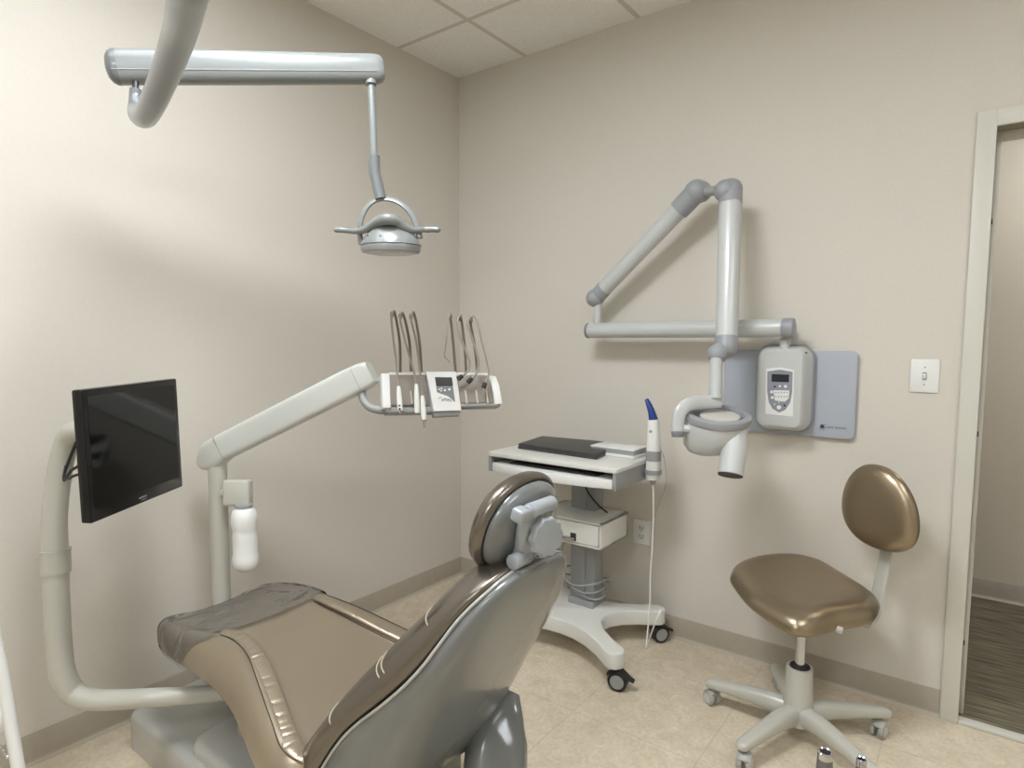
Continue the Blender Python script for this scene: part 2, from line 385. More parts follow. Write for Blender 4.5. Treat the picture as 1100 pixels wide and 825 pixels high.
# ================================================================== X-RAY SET
xr = thing('dental_xray_unit', 'wall mounted x-ray unit with folded white arm, tubehead and keypad box on back wall', 'x-ray machine', (1.72, 0, .98))
M = frame((0, 0, 0), (1, 0, 0), (0, 0, 1))
wp = B().prism(rrect(1.478, .968, 1.966, 1.298, .022), M, .022, .005, 3).out('wall_plate', PLATE, xr)
# maker's mark on the plate: a dark burst and a pale line of lettering (illegible in the photo)
def Y2(x, y, v=-.022): p = Yp(x, y, v); return (p.x, p.z)
mk = B(); c = Y2(883.2, 458)
mk.prism([(c[0]+.0065*math.cos(t*PI/8)*(1+.25*(t % 2)), c[1]+.008*math.sin(t*PI/8)) for t in range(16)], Matrix.Translation((0, -.022, 0)) @ M, .0008)
for a in (-150, -110, -70, -40, -10, 35):
    t = math.radians(a); d = V((math.cos(t), math.sin(t))); n_ = V((-d.y, d.x))
    q = [V(c)+d*.008+n_*.001, V(c)+d*.008-n_*.001, V(c)+d*.021]
    mk.prism([tuple(v) for v in q], Matrix.Translation((0, -.022, 0)) @ M, .0008)
mk.out('emblem', INK, wp)
mk = B(); x = c[0]+.017
for i in range(15):
    w = random.choice((.0031, .0034, .0025)); y0 = c[1]-.001
    if i != 5: mk.prism([(x, y0-.004), (x+w, y0-.004), (x+w, y0+.0035), (x, y0+.0035)], Matrix.Translation((0, -.022, 0)) @ M, .0008)
    x += w+.0012
mk.out('lettering', INK2, wp)
# control box
def yrect(pts, v): return [Yp(px, py, v) for px, py in pts]
def box_ring(x0, z0, x1, z1, y, r, bul=0):
    q = rrect(x0, z0, x1, z1, r, 6); cx, cz = (x0+x1)/2, (z0+z1)/2
    out = []
    for (a, b_) in q:
        # gentle bulge of the long sides
        f = 1-((b_-cz)/((z1-z0)/2))**2; out.append(V((a+(1 if a > cx else -1)*bul*f, y, b_+(1 if b_ > cz else -1)*bul*.6*(1-((a-cx)/((x1-x0)/2))**2))))
    return out
bx0, bx1, bz0, bz1 = 1.618, 1.822, .99, 1.315
rings = [box_ring(bx0, bz0, bx1, bz1, -.020, .045, .006), box_ring(bx0-.003, bz0-.003, bx1+.003, bz1+.003, -.040, .047, .006), box_ring(bx0+.002, bz0, bx1-.002, bz1, -.052, .046, .006)]
B().loft(rings).out('control_box_back', JOINT, xr)
rings = [box_ring(bx0+.004, bz0+.002, bx1-.004, bz1-.002, -.050, .044, .006), box_ring(1.634, 1.0, 1.806, 1.309, -.090, .035, .004), box_ring(1.644, 1.008, 1.801, 1.300, -.114, .025, .003), box_ring(1.651, 1.013, 1.796, 1.295, -.119, .02, .002)]
cb = B().loft(rings).out('control_box', OFFW, xr)
PY = -.1195
M2 = Matrix.Translation((0, PY, 0)) @ M
def q2(pts): return [tuple((Yp(a, b_, PY).x, Yp(a, b_, PY).z)) for a, b_ in pts]
B().prism(q2([(822.3, 444.5), (852, 447.5), (853.4, 397.5), (838, 394.5), (823, 396)]), M2, .0012).out('keypad_panel', WHITE, cb)
sh = [(824.5, 399), (824.3, 420), (826, 432), (830, 439), (837, 443.2), (844, 440), (849, 432), (851, 421), (851.6, 399.5), (838, 397)]
B().prism(q2(sh), M2, .0022).out('keypad_shield', SHIELD, cb)
B().prism(q2([(829, 410), (847.6, 410.6), (847.9, 402.4), (829.2, 401.8)]), M2, .0032).out('display', LCD, cb)
b = B(); b.prism(q2([(832.5, 399.9), (844, 400.1), (844, 398.9), (832.5, 398.7)]), M2, .003); b.out('brand_strip', INK2, cb)
kw = B().prism(q2([(831, 419), (848, 419.4), (847.4, 428), (843, 431.6), (832.5, 430)]), M2, .003).out('key_field', WHITE, cb)
for px, py, r_, mt_ in [(832.5, 415.3, .004, DARK), (838, 414.8, .004, WHITE), (844, 415, .0055, WHITE), (829.2, 421, .0055, WHITE), (829.8, 427, .0055, WHITE), (837, 437.5, .008, WHITE), (843, 435.5, .004, DARK), (832.5, 434, .004, PALE), (837, 431.8, .0035, PALE)]:
    p = Yp(px, py, PY); B().cyl(p+V((0, .001, 0)), p-V((0, .0042, 0)), r_, n=14).out('button', mt_, cb)
for i in range(5):
    for k in range(2):
        p = Yp(833.6+i*3, 421.6+k*4.4, PY); B().cyl(p, p-V((0, .0038, 0)), .0024, n=8).out('key', INK2, cb)
p = Yp(864.5, 379, -.09); B().box(p-V((.008, .004, .003)), p+V((.008, .004, .003)), .001).out('label', DARK, cb)
# wall bracket post carrying the arm
HA = -.125
pz = Yp(841, 366, HA)
b = B(); b.cyl((pz.x, HA+.03, 1.30), (pz.x, HA+.03, 1.338), .017); b.cyl((pz.x, HA+.03, 1.328), (pz.x, HA+.03, 1.338), .0195)
b.ball((pz.x, HA+.03, 1.338), .0185, sz=.75); b.out('mounting_post', OFFW, xr)
# horizontal arm (in front of the post) parallel to the wall
L0 = Yp(631, 354, HA); R0 = Yp(853.5, 354.4, HA); zc = (L0.z+R0.z)/2+.0
L0 = V((L0.x, HA, zc)); R0 = V((R0.x, HA, zc+.002)); ra = .0345
b = B(); b.cyl(L0+V((.014, 0, 0)), R0-V((.042, 0, 0)), ra, n=32); b.out('horizontal_arm', OFFW, xr)
B().cyl(L0, L0+V((.015, 0, 0)), ra+.001, bev=.004, n=32).out('end_cap', JOINTD, xr)
B().cyl(R0-V((.043, 0, 0)), R0, ra+.003, bev=.006, n=32).out('end_cap', JOINT, xr)
B().cyl((R0.x-.04, HA, zc), (R0.x-.04, 0.0, zc), .018).out('wall_spigot', JOINT, xr)
# pivot post, first scissor arm, elbow, second scissor arm
J0 = D(639.5, 320, 2.80)
pp = D(644.5, 345, 2.82)
B().cyl((J0.x+.012, J0.y, J0.z-.01), (J0.x+.012, J0.y, zc+ra*.6), .017).out('pivot_post', OFFW, xr)
E1 = D(748, 206, 2.46); J0b = J0
d1 = (E1-J0b).normalized()
B().sweep([(J0b+d1*.05, .0345, .0345), (E1-d1*.075, .0365, .0365)], n=32, smooth=False).out('lower_arm', OFFW, xr)
b = B(); b.sweep([(J0b, .036, .036), (J0b+d1*.062, .037, .037)], n=28, smooth=False); b.ball(J0b, .0415); b.out('shoulder_joint', JOINT, xr)
b = B(); b.sweep([(E1-d1*.095, .042, .042), (E1-d1*.04, .043, .043), (E1, .043, .043)], n=28, smooth=False); b.ball(E1, .0475); b.ball(E1+RT*.018, .042); b.out('elbow_joint', JOINT, xr)
E2 = D(785, 204, 2.36); K = D(780.5, 368, 2.27)
b = B(); b.cyl(E1, E2, .019); b.out('hinge_pin', CARTG, xr)
d2 = (K-E2).normalized()
b = B(); b.sweep([(E2, .042, .042), (E2+d2*.06, .043, .043)], n=28, smooth=False); b.ball(E2-RT*.020-UP*.004, .043); b.ball(E2, .043); b.out('elbow_joint', JOINT, xr)
B().sweep([(E2+d2*.058, .0415, .0415), (K-d2*.015, .0375, .0375)], n=32, smooth=False, e=.85).out('upper_arm', OFFW, xr)
b = B(); b.sweep([(K-d2*.02, .040, .040), (K+d2*.02, .041, .041)], n=28, smooth=False); b.ball(K+d2*.018, .041); b.ball(D(771, 380, 2.24), .036); b.out('wrist_joint', JOINT, xr)
# neck and yoke
N0 = D(769.5, 385, 2.23); N1 = D(768.5, 428, 2.22)
b = B(); b.sweep([(N0, .0215, .0215), (D(769, 405, 2.225), .0215, .0215), (N1, .0245, .0245)], n=24)
b.out('neck', OFFW, xr)
b = B(); b.sweep([(D(774, 431, 2.22), .022, .010), (D(757, 432, 2.21), .024, .012), (D(741, 434, 2.19), .024, .013), (D(731.5, 441, 2.18), .023, .014), (D(728.5, 452, 2.18), .022, .013), (D(728, 464, 2.18), .021, .012)], n=20, e=.7, up=fw)
b.out('yoke', OFFW, xr)
b = B(); b.cyl(D(728, 463, 2.18), D(728, 469.5, 2.18), .023, .021, n=24, bev=.004); b.out('yoke_cap', JOINTD, xr)
B().cyl(D(729, 460, 2.18), D(746, 460.5, 2.2), .013).out('yoke_pin', WHITE, xr)
# tubehead
hd = 2.2
K_ = hd/F; TL = math.radians(13); rh0 = V((RT.x, RT.y, 0)).normalized(); fh0 = V((fw.x, fw.y, 0)).normalized()
hb_ = fh0*math.cos(TL)+V((0, 0, 1))*math.sin(TL); hn_ = V((0, 0, 1))*math.cos(TL)-fh0*math.sin(TL); hc0 = D(771.5, 445, hd)
def hring(dx, down, rx, ry): return [hc0+rh0*(dx*K_)-hn_*down+rh0*(rx*K_*math.cos(2*PI*k/40))+hb_*(ry*math.sin(2*PI*k/40)) for k in range(40)]
b = B(); b.loft([hring(0, .012, 33, .098), hring(0, .02, 34, .1), hring(-.5, .045, 34, .1), hring(-3, .085, 32, .092), hring(-7, .115, 27, .08), hring(-10, .134, 20, .064), hring(-12, .144, 12, .04), hring(-13, .146, 4, .015)])
th = b.out('tubehead', OFFW, xr)
b = B(); b.loft([hring(0, .026, 34.2, .103), hring(0, .012, 35.6, .107), hring(0, .0, 34.8, .104), hring(0, -.005, 32, .096), hring(0, -.003, 28, .083), hring(0, .014, 26.5, .078)], cap1=False)
b.out('dial_ring', JOINT, th)
B().loft([hring(0, .016, 27, .08), hring(0, .012, 26.8, .079)]).out('dial_well', JOINTD, th)
B().loft([hring(2, .014, 22, .062), hring(2, .004, 21, .058), hring(2, .002, 18, .05)]).out('dial_face', PALE, th)
cA = D(790, 463, 2.17); cB = D(784.5, 510, 2.13)
b = B(); b.sweep([(cA, .040, .040), (D(789, 480, 2.155), .043, .043), (cB, .0425, .0425)], n=32, smooth=False); b.ball(cA, .040); co = b.out('cone', OFFW, th)
dc = (cB-cA).normalized()
B().cyl(cB-dc*.002, cB+dc*.004, .041, n=32).out('cone_rim', SLOT, th)

# ================================================================== STOOL
SX, SY = 1.893, -.42
sl = thing('operator_stool', 'bronze vinyl stool on a grey five-star castor base in front of back wall', 'stool', (SX, SY, 0))
bs = B(); bs.sweep([(V((SX, SY, .055)), .052, .052), (V((SX, SY, .09)), .050, .050), (V((SX, SY, .15)), .044, .044), (V((SX, SY, .245)), .0415, .0415)], n=28)
sb = bs.out('base_hub', POLE, sl)
B().cyl((SX, SY, .243), (SX, SY, .249), .033, .031).out('hub_collar', RUB, sl)
b = B(); b.cyl((SX, SY, .24), (SX, SY, .36), .0155); b.cyl((SX, SY, .36), (SX, SY, .44), .020); b.out('gas_lift', CHR, sl)
RB = .285
for k, a in enumerate((38, 117, 179, 251, 324)):
    t = math.radians(a); d = V((math.cos(t), math.sin(t), 0)); o = V((SX, SY, 0))
    lg = B().sweep([(o+d*.02+V((0, 0, .085)), .030, .036), (o+d*.10+V((0, 0, .092)), .028, .030), (o+d*.20+V((0, 0, .088)), .025, .022), (o+d*.275+V((0, 0, .082)), .023, .017), (o+d*.298+V((0, 0, .079)), .0215, .016)], n=20, e=.75, up=V((0, 0, 1)), per=5, round_ends=True).out('leg', POLE, sl)
    w = o+d*RB; sd = V((-d.y, d.x, 0)); tr = (d*math.cos(.6+k)+sd*math.sin(.6+k)); ax = V((-tr.y, tr.x, 0)); wc = w-tr*.012+V((0, 0, .0255))
    cs = B(); cs.cyl(w+V((0, 0, .035)), w+V((0, 0, .075)), .008, n=12)
    for s in (-1, 1): cs.cyl(wc+ax*(s*.006), wc+ax*(s*.023), .0255, n=24, bev=.005)
    cs.sweep([(wc+tr*.02+V((0, 0, .022)), .02, .006), (wc+V((0, 0, .029)), .022, .005), (wc-tr*.022+V((0, 0, .016)), .02, .004)], n=10, up=V((0, 0, 1)))
    cs = cs.out('castor', CAST, sl)
    for s in (-1, 1): B().cyl(wc+ax*(s*.0225), wc+ax*(s*.0245), .017, n=20).out('hub_cap', PALE, cs)
# seat
so = [((783, 622), .462), ((790, 609), .475), ((815, 600), .49), ((850, 598), .497), ((880, 605), .49), ((905, 620), .483), ((932, 637), .47), ((945, 650), .455), ((941, 664), .44), ((922, 670), .432), ((900, 673), .428), ((880, 679), .424), ((862, 681), .422), ((845, 676), .425), ((822, 662), .432), ((800, 645), .445)]
pts = catmull([(Zp(q[0], q[1], z),) for q, z in so]+[(Zp(*so[0][0], so[0][1]),)], 4)
rim = [p[0] for p in pts][:-1]
cen = sum(rim, V())/len(rim)
rings = []
for f, dz in ((.02, .046), (.3, .046), (.55, .046), (.75, .044), (.88, .036), (.96, .022), (1.0, .003), (.985, -.014), (.92, -.026), (.7, -.030), (.02, -.030)):
    rr = []
    for p in rim:
        q = cen+(p-cen)*f; rr.append(V((q.x, q.y, cen.z*(1-f**2)+p.z*f**2+dz-.006*(1-f)*3*(f < .9))))
    rings.append(rr)
B().loft(rings).out('seat', LEA, sl, sub=1, sharp=180)
b = B(); b.cyl((SX, SY, .415), (SX, SY, .43), .07); b.sweep([(V((SX, SY, .418)), .055, .012), (V((2.02, -.33, .415)), .03, .01), (D(928, 669, 2.09), .03, .012)], n=16, e=.6, up=V((0, 0, 1))); b.out('seat_bracket', GREY, sl)
b = B(); b.sweep([(D(905, 675, 2.03), .0035, .0035), (D(890, 672, 2.0), .0035, .0035)], n=8); b.sweep([(D(893, 672.5, 2.0), .004, .010), (D(905, 678, 1.98), .004, .012)], n=10); b.out('lever', POLE, sl)
bc = D(942, 545, 2.1)
b = B(); b.sweep([(D(928, 669, 2.09), .026, .007), (D(938, 660, 2.1), .026, .0065), (D(943, 640, 2.12), .026, .006), (D(949, 610, 2.14), .026, .006), (D(953, 585, 2.16), .026, .006), (D(951, 560, 2.165), .024, .006)], n=14, e=.5, up=V((-.62, -.78, 0)).normalized())
b.out('back_bar', POLE, sl)
n_ = V((-.50, -.86, .08)).normalized(); M = frame(bc, V((0, 0, 1)).cross(n_)*1, V((0, 0, 1)))
bo = []
for k in range(32):
    t = 2*PI*k/32; x_ = math.cos(t); y_ = math.sin(t)
    ax_ = .138*sp(x_, .9)*(1-.16*y_)+.012*(-y_); bo.append((ax_, .146*sp(y_, .92)))
rings = []
for f, z in ((.02, .030), (.35, .029), (.65, .026), (.85, .018), (.96, .006), (1, -.008), (.97, -.020), (.9, -.026), (.02, -.030)):
    rings.append([M @ V((x_*f, y_*f, z)) for x_, y_ in bo])
B().loft(rings).out('backrest', LEA, sl, sub=1, sharp=180)
B().loft([[M @ V((x_*.9*f, y_*.9*f, z)) for x_, y_ in bo] for f, z in ((1, -.024), (.96, -.034), (.02, -.036))]).out('backrest_shell', GREY, sl)

# =================================================================== CART
ct = thing('equipment_cart', 'white rolling equipment cart with keyboard drawer against the back wall', 'cart', (.95, -.3, 0))
# base: four-legged star
cx, cy = .95, -.30
ends = [(1.262, -.535, 1.0), (1.235, -.085, 1.0), (.655, -.085, 1), (.645, -.53, 1)]
def star(s_end, inn):
    out = []; order = [0, 1, 2, 3]
    for i in order:
        ex, ey, _ = ends[i]; d = V((ex-cx, ey-cy)).normalized(); n2_ = V((-d.y, d.x)); e_ = V((ex, ey))
        for a in (-90, -55, -20, 20, 55, 90):
            t = math.radians(a); q = e_+d*(s_end*math.cos(t)*.9)+n2_*(s_end*math.sin(t)); out.append((q.x, q.y))
        ex2, ey2, _ = ends[(i+1) % 4]; mid = V(((ex+ex2)/2, (ey+ey2)/2)); d3 = (mid-V((cx, cy)))
        L_ = d3.length; dd = d3/L_; k_ = inn
        e2 = V((ex2, ey2)); nn2 = V((-(e2-V((cx, cy))).normalized().y, (e2-V((cx, cy))).normalized().x))
        A = e_+n2_*s_end*1.0; B_ = e2-nn2*s_end; mc = V((cx, cy))+dd*k_
        for t in (.12, .25, .38, .5, .62, .75, .88):
            # quadratic bezier through inner control
            ctl = mc*2-(A+B_)/2; q = A*(1-t)**2+ctl*2*t*(1-t)+B_*t*t; out.append((q.x, q.y))
    return out
st_ = star(.040, .14)
b = B(); b.prism(st_, Matrix.Translation((0, 0, .09)), .065, .006, 3)
b.out('base', WHITE2, ct)
b = B(); b.box((cx-.065, -.27, .15), (cx+.065, -.16, .185), .004); b.out('column_foot', CARTG, ct)
for i, (ex, ey, _) in enumerate(ends):
    d = V((ex-cx, ey-cy, 0)).normalized(); o = V((ex, ey, 0))
    tr = [V((.97, .22, 0)), V((.6, .8, 0)), V((-.5, -.8, 0)), V((-.9, .3, 0))][i].normalized(); ax = V((-tr.y, tr.x, 0))
    wc = o+tr*.015+V((0, 0, .038))
    cs = B(); cs.cyl(o+V((0, 0, .05)), o+V((0, 0, .092)), .010, n=12)
    for s in (-1, 1): cs.cyl(wc+ax*(s*.004), wc+ax*(s*.022), .038, n=28, bev=.004)
    cs.sweep([(wc-tr*.04+V((0, 0, .018)), .02, .006), (wc+V((0, 0, .042)), .022, .006), (wc+tr*.045+V((0, 0, .014)), .018, .005), (wc+tr*.062+V((0, 0, .006)), .013, .006)], n=10, up=V((0, 0, 1)))
    cs = cs.out('castor', RUB, ct)
    for s in (-1, 1): B().cyl(wc+ax*(s*.0215), wc+ax*(s*.0235), .027, n=24).out('hub_cap', CARTG, cs)
b = B(); b.box((cx-.062, -.255, .17), (cx+.062, -.175, .79), .006); b.box((cx-.018, -.262, .17), (cx+.018, -.25, .79), .002); b.out('column', CARTG, ct)
# drawer unit on the column
dx0, dx1, dy0, dz0, dz1 = .80, 1.128, -.41, .482, .592
b = B(); b.box((dx0, dy0, dz1-.010), (dx1, -.17, dz1), .002); b.box((dx0, dy0, dz0), (dx1, -.17, dz0+.008), .002); b.box((dx0, dy0, dz0), (dx0+.01, -.17, dz1), .002); b.box((dx1-.01, dy0, dz0), (dx1, -.17, dz1), .002); b.box((dx0, -.18, dz0), (dx1, -.17, dz1))
b.out('drawer_case', WHITE2, ct)
dr = B().box((dx0+.012, dy0-.004, dz0+.011), (dx1-.013, -.19, dz1-.013), .003).out('drawer', WHITE2, ct)
b = B(); b.box((.985, dy0-.0065, dz0+.018), (1.012, dy0-.003, dz0+.05), .001); b.out('handle_recess', DARK, dr)
b = B(); b.box((.90, dy0-.02, dz0+.02), (1.008, dy0-.003, dz0+.034), .004); b.out('handle', CHR, dr)
# tray top
tx0, tx1, ty0, ty1, tz = .640, 1.262, -.548, -.15, .857
b = B(); b.prism(rrect(tx0, ty0, tx1, ty1, .02), Matrix.Translation((0, 0, tz-.018)), .018, .004); b.out('tray_top', WHITE2, ct)
b = B(); b.box((tx0+.004, ty0+.006, tz-.085), (tx0+.018, ty1, tz-.017), .002); b.box((tx1-.018, ty0+.006, tz-.085), (tx1-.004, ty1, tz-.017), .002); b.box((tx0+.01, ty1-.02, tz-.085), (tx1-.01, ty1-.005, tz-.017)); b.box((tx0+.01, ty0+.12, tz-.083), (tx1-.01, ty1-.01, tz-.078))
b.out('tray_housing', CARTG, ct)
rings = []
kd = []
for i in range(17):
    t = i/16; x_ = tx0+.022+(tx1-tx0-.044)*t; bow = .042*(1-(2*t-1)**2); kd.append((x_, ty0+.012-bow))
poly = kd+[(tx1-.022, ty0+.13), (tx0+.022, ty0+.13)]
ks = B().prism(poly, Matrix.Translation((0, 0, tz-.082)), .036, .004).out('keyboard_drawer', WHITE, ct)
b = B(); b.box((cx+.045, ty0-.0315, tz-.078), (cx+.115, ty0-.0285, tz-.072), .001)
b = B(); b.box((tx0+.1, ty0+.03, tz-.046), (tx1-.1, ty0+.11, tz-.038), .003); b.out('keyboard', DARK, ct)
# holder for the wand on the right side
wx, wy = 1.292, -.285
b = B(); b.box((tx1-.006, wy-.015, .80), (wx-.027, wy+.015, .825), .004); b.lathe([(.0345, .80), (.0345, .818), (.0305, .818), (.0305, .80)], Matrix.Translation((wx, wy, 0)), n=28)
b.out('wand_holder', CARTG, ct)
# cable coil round the column foot and dark lead under the tray
b = B()
for k in range(3):
    pts = []
    for i in range(25):
        t = 2*PI*i/24+.4*k; pts.append(V((cx+(.098+.010*k)*math.cos(t), -.215+(.066+.008*k)*math.sin(t), .215+.028*k+.018*math.sin(t*2+k))))
    b.sweep(pts, r=.0035, n=8, per=2)
b.sweep([V((cx-.06, -.285, .49)), V((cx-.075, -.31, .40)), V((cx-.11, -.30, .31)), V((cx-.10, -.28, .24))], r=.0035, n=8)
b.out('coiled_cable', CARTG, ct)
B().sweep([V((cx+.0, -.275, .77)), V((cx+.04, -.29, .69)), V((cx+.09, -.28, .63)), V((cx+.12, -.25, .595))], r=.0035, n=8).out('power_lead', RUB, ct)

lp = thing('laptop', 'closed dark grey laptop lying on top of the white cart', 'laptop', (.89, -.3, tz))
la = [Zp(556.5, 481, tz+.004), Zp(582, 472.5, tz+.004), Zp(668, 480.5, tz+.004), Zp(641, 493, tz+.004)]
def quad(P4, z0, z1, bev, seg=2):
    b = B(); q = [(p.x, p.y) for p in P4]; b.prism(q, Matrix.Translation((0, 0, z0)), z1-z0, bev, seg); return b
quad(la, tz, tz+.013, .003).out('laptop_base', LAP, lp)
cc = sum(la, V())/4
quad([cc+(p-cc)*.992 for p in la], tz+.0135, tz+.024, .003).out('laptop_lid', LAP, lp)
B().box(V((cc.x-.12, la[1].y-.012, tz+.010)), V((cc.x+.12, la[1].y+.004, tz+.016)), .002).out('hinge', BLACK, lp)

dv = thing('scanner_control_box', 'small flat white and grey box beside the laptop on the cart', 'box', (1.13, -.23, tz))
B().box((1.015, -.325, tz), (1.225, -.175, tz+.012), .003).out('base_tray', WHITE, dv)
B().box((1.02, -.315, tz+.012), (1.22, -.185, tz+.030), .004).out('box_body', CARTG, dv)
B().box((1.018, -.317, tz+.030), (1.222, -.183, tz+.037), .003).out('box_lid', WHITE, dv)

wn = thing('intraoral_scanner_wand', 'white handheld scanner with blue tip standing in holder on the cart', 'scanner', (wx, wy, .775))
b = B(); b.sweep([(V((wx, wy, .778)), .026, .026), (V((wx, wy, .80)), .0285, .0285), (V((wx, wy, .86)), .0285, .028), (V((wx, wy, .93)), .026, .026), (V((wx-.002, wy, 1.0)), .0225, .0225), (V((wx-.004, wy, 1.02)), .021, .021)], n=24, e=.8)
b.out('wand_body', WHITE, wn)
B().sweep([(V((wx, wy, .855)), .0298, .0296), (V((wx, wy, .895)), .0288, .0288)], n=24, e=.8, smooth=False).out('grip_band', CARTG, wn)
b = B(); b.sweep([(V((wx-.003, wy, 1.016)), .019, .018), (V((wx-.012, wy, 1.05)), .017, .013), (V((wx-.025, wy, 1.08)), .014, .010), (V((wx-.036, wy, 1.10)), .009, .007)], n=18, e=.8, round_ends=False); b.out('blue_tip', BLUE, wn)
p = D(701, 454, 2.44); B().cyl(V((wx-.004, wy-.026, .975)), V((wx-.004, wy-.0195, .975)), .006, n=14).out('button', CARTG, wn)
B().cyl((wx, wy, .755), (wx, wy, .779), .008, .014).out('strain_relief', CARTG, wn)
b = B(); b.sweep([V((wx, wy, .757)), D(702, 540, 2.5), D(701, 580, 2.5), D(698.5, 620, 2.5), D(698, 650, 2.5), D(695.5, 680, 2.49), D(694, 697, 2.47), D(698, 685, 2.44), D(703, 671, 2.40), D(708, 660, 2.40), D(709, 655, 2.41)], r=.0034, n=8)
b.out('cable', CABLE, wn)
b = B(); b.sweep([D(709, 480, 2.46), D(714, 495, 2.44), D(715, 520, 2.44), D(708, 540, 2.46), D(703, 555, 2.5)], r=.0016, n=6); b.out('thin_lead', CARTG, wn)

# ============================================================ DENTAL CHAIR
YC = -1.58
ch = thing('dental_chair', 'bronze vinyl dental chair with grey shell seen from behind, centre foreground', 'dental chair', (.8, YC, 0))
# base
def baserings(x0, x1, y0, y1, z0, z1, r, ins, n=6):
    out = []
    for z, k in ((z0, -ins), (z0+.01, -ins*.9), ((z0+z1)/2, -ins*.5), (z1-.02, 0), (z1-.006, .008), (z1, .022)):
        out.append([V((x, y, z)) for x, y in rrect(x0+k, y0+k, x1-k, y1-k, r, n)])
    return out
B().loft(baserings(.13, 1.15, -1.81, -1.33, 0.0, .125, .05, -.0)).out('base', GREY, ch)
B().loft(baserings(.50, 1.12, -1.79, -1.35, .121, .165, .06, 0)).out('base_cover', GREY, ch)
b = B(); b.sweep([(V((.62, -1.57, .16)), .12, .05), (V((.85, -1.57, .24)), .12, .05), (V((1.02, -1.57, .30)), .11, .05)], n=20, e=.5, up=V((0, 0, 1))); b.out('lift_arm', GREY, ch)
# rear bracket below the backrest
p0 = D(530, 772, 1.56); 
b = B(); b.sweep([(D(549, 745, 1.62), .020, .03), (D(541, 768, 1.59), .050, .058), (D(534, 796, 1.56), .075, .075), (D(532, 840, 1.52), .078, .08), (D(531, 890, 1.48), .076, .075), (V((1.28, -1.54, .10)), .07, .07)], n=28, e=.62, up=V((fw.x, fw.y, 0)).normalized())
b.out('back_bracket', SHELL, ch, sharp=60)
b = B(); b.sweep([(V((1.0, -1.58, .27)), .15, .03), (V((1.2, -1.58, .26)), .13, .04), (V((1.33, -1.56, .25)), .08, .05)], n=16, e=.5, up=V((0, 0, 1))); b.out('seat_frame', GREY, ch)
b = B(); b.box((.45, -1.72, .30), (1.1, -1.44, .345), .01); b.out('seat_pan', DARK, ch)
# seat upholstery: stations x, ztop, hin, hout, hside, zside, zbot
STN = [(.280, .425, .055, .075, .095, .405, .39), (.288, .440, .12, .14, .160, .412, .382), (.32, .455, .16, .185, .20, .415, .372), (.40, .470, .18, .205, .222, .42, .37), (.50, .485, .18, .207, .225, .43, .37), (.60, .497, .17, .197, .222, .44, .365),
       (.66, .503, .136, .172, .222, .445, .36), (.73, .503, .130, .170, .224, .43, .35), (.82, .490, .140, .183, .234, .41, .335), (.92, .462, .166, .214, .262, .385, .32), (1.04, .425, .205, .252, .298, .355, .30), (1.12, .400, .228, .274, .310, .335, .29), (1.18, .375, .215, .25, .275, .31, .28), (1.22, .34, .15, .18, .20, .30, .28)]
def K(x): return min(1, max(0, (x-.6)/.2))
def seat_ring(s, off=0., lo=True):
    x, zt, hi, ho, hs, zs, zb = s
    half = [(0, zt-.010), (hi*.5, zt-.006), (hi*.93, zt-.003), (hi, zt-.001), ((hi+ho)/2, zt+.007+.006*K(x)), (ho, zt+.006+.014*K(x)), ((ho+hs)/2+.008, zt-.010+.006*K(x)), (hs, zs+.005), (hs, (zs+zb)/2), (hs-.02, zb+.004)]
    if lo: half += [(hs-.06, zb), (0, zb)]
    pts = [(y, z) for y, z in half]
    full = [(-y, z) for y, z in pts[::-1]]+pts[1:] if not lo else [(-y, z) for y, z in pts[::-1]][0:-1]+pts[:-1]
    cz = (zt+zb)/2; out = []
    for y, z in full:
        out.append(V((x, YC+y*(1+off*3)+0, z+(off if z > cz else -off*.4))))
    return out
rings = [seat_ring(s) for s in STN]
B().loft(rings).out('seat', LEC, ch, sub=2, sharp=180)
def band(side):
    pts = []
    for (x, zt, hi, ho, hs, zs, zb) in STN[6:-1]: pts.append((V((x, YC+side*(hi+ho)/2, zt+.002+.006*K(x))), (ho-hi)/2*1.02, .012))
    x, zt, hi, ho, hs, zs, zb = STN[5]; pts = [(V((x+.03, YC+side*(hi*.93), zt-.004)), .006, .006)]+pts
    P = catmull(pts, 26)
    Q = []
    for i, (p, a, c) in enumerate(P):
        g = max(0, math.sin(i*1.0+1.3*math.sin(i*.23)))**4; f = 1-.34*g*(.6+.4*math.sin(i*.7)); Q.append((p, a, c*f*.75))
    b = B(); b.sweep(Q, n=20, e=.8, up=V((0, 0, 1)), smooth=False); return b
for s_ in (-1, 1):
    gb = band(s_).out('gathered_band', LEC, ch, sharp=180)
    b = B(); a1 = []; a2 = []
    for (x, zt, hi, ho, hs, zs, zb) in STN[6:-1]:
        a1.append(V((x, YC+s_*(hi*.985), zt-.0005))); a2.append(V((x, YC+s_*(ho*1.012), zt+.004+.012*K(x))))
    b.sweep(a1, r=.0014, n=6); b.sweep(a2, r=.0014, n=6); b.out('seam', SEAM, gb)
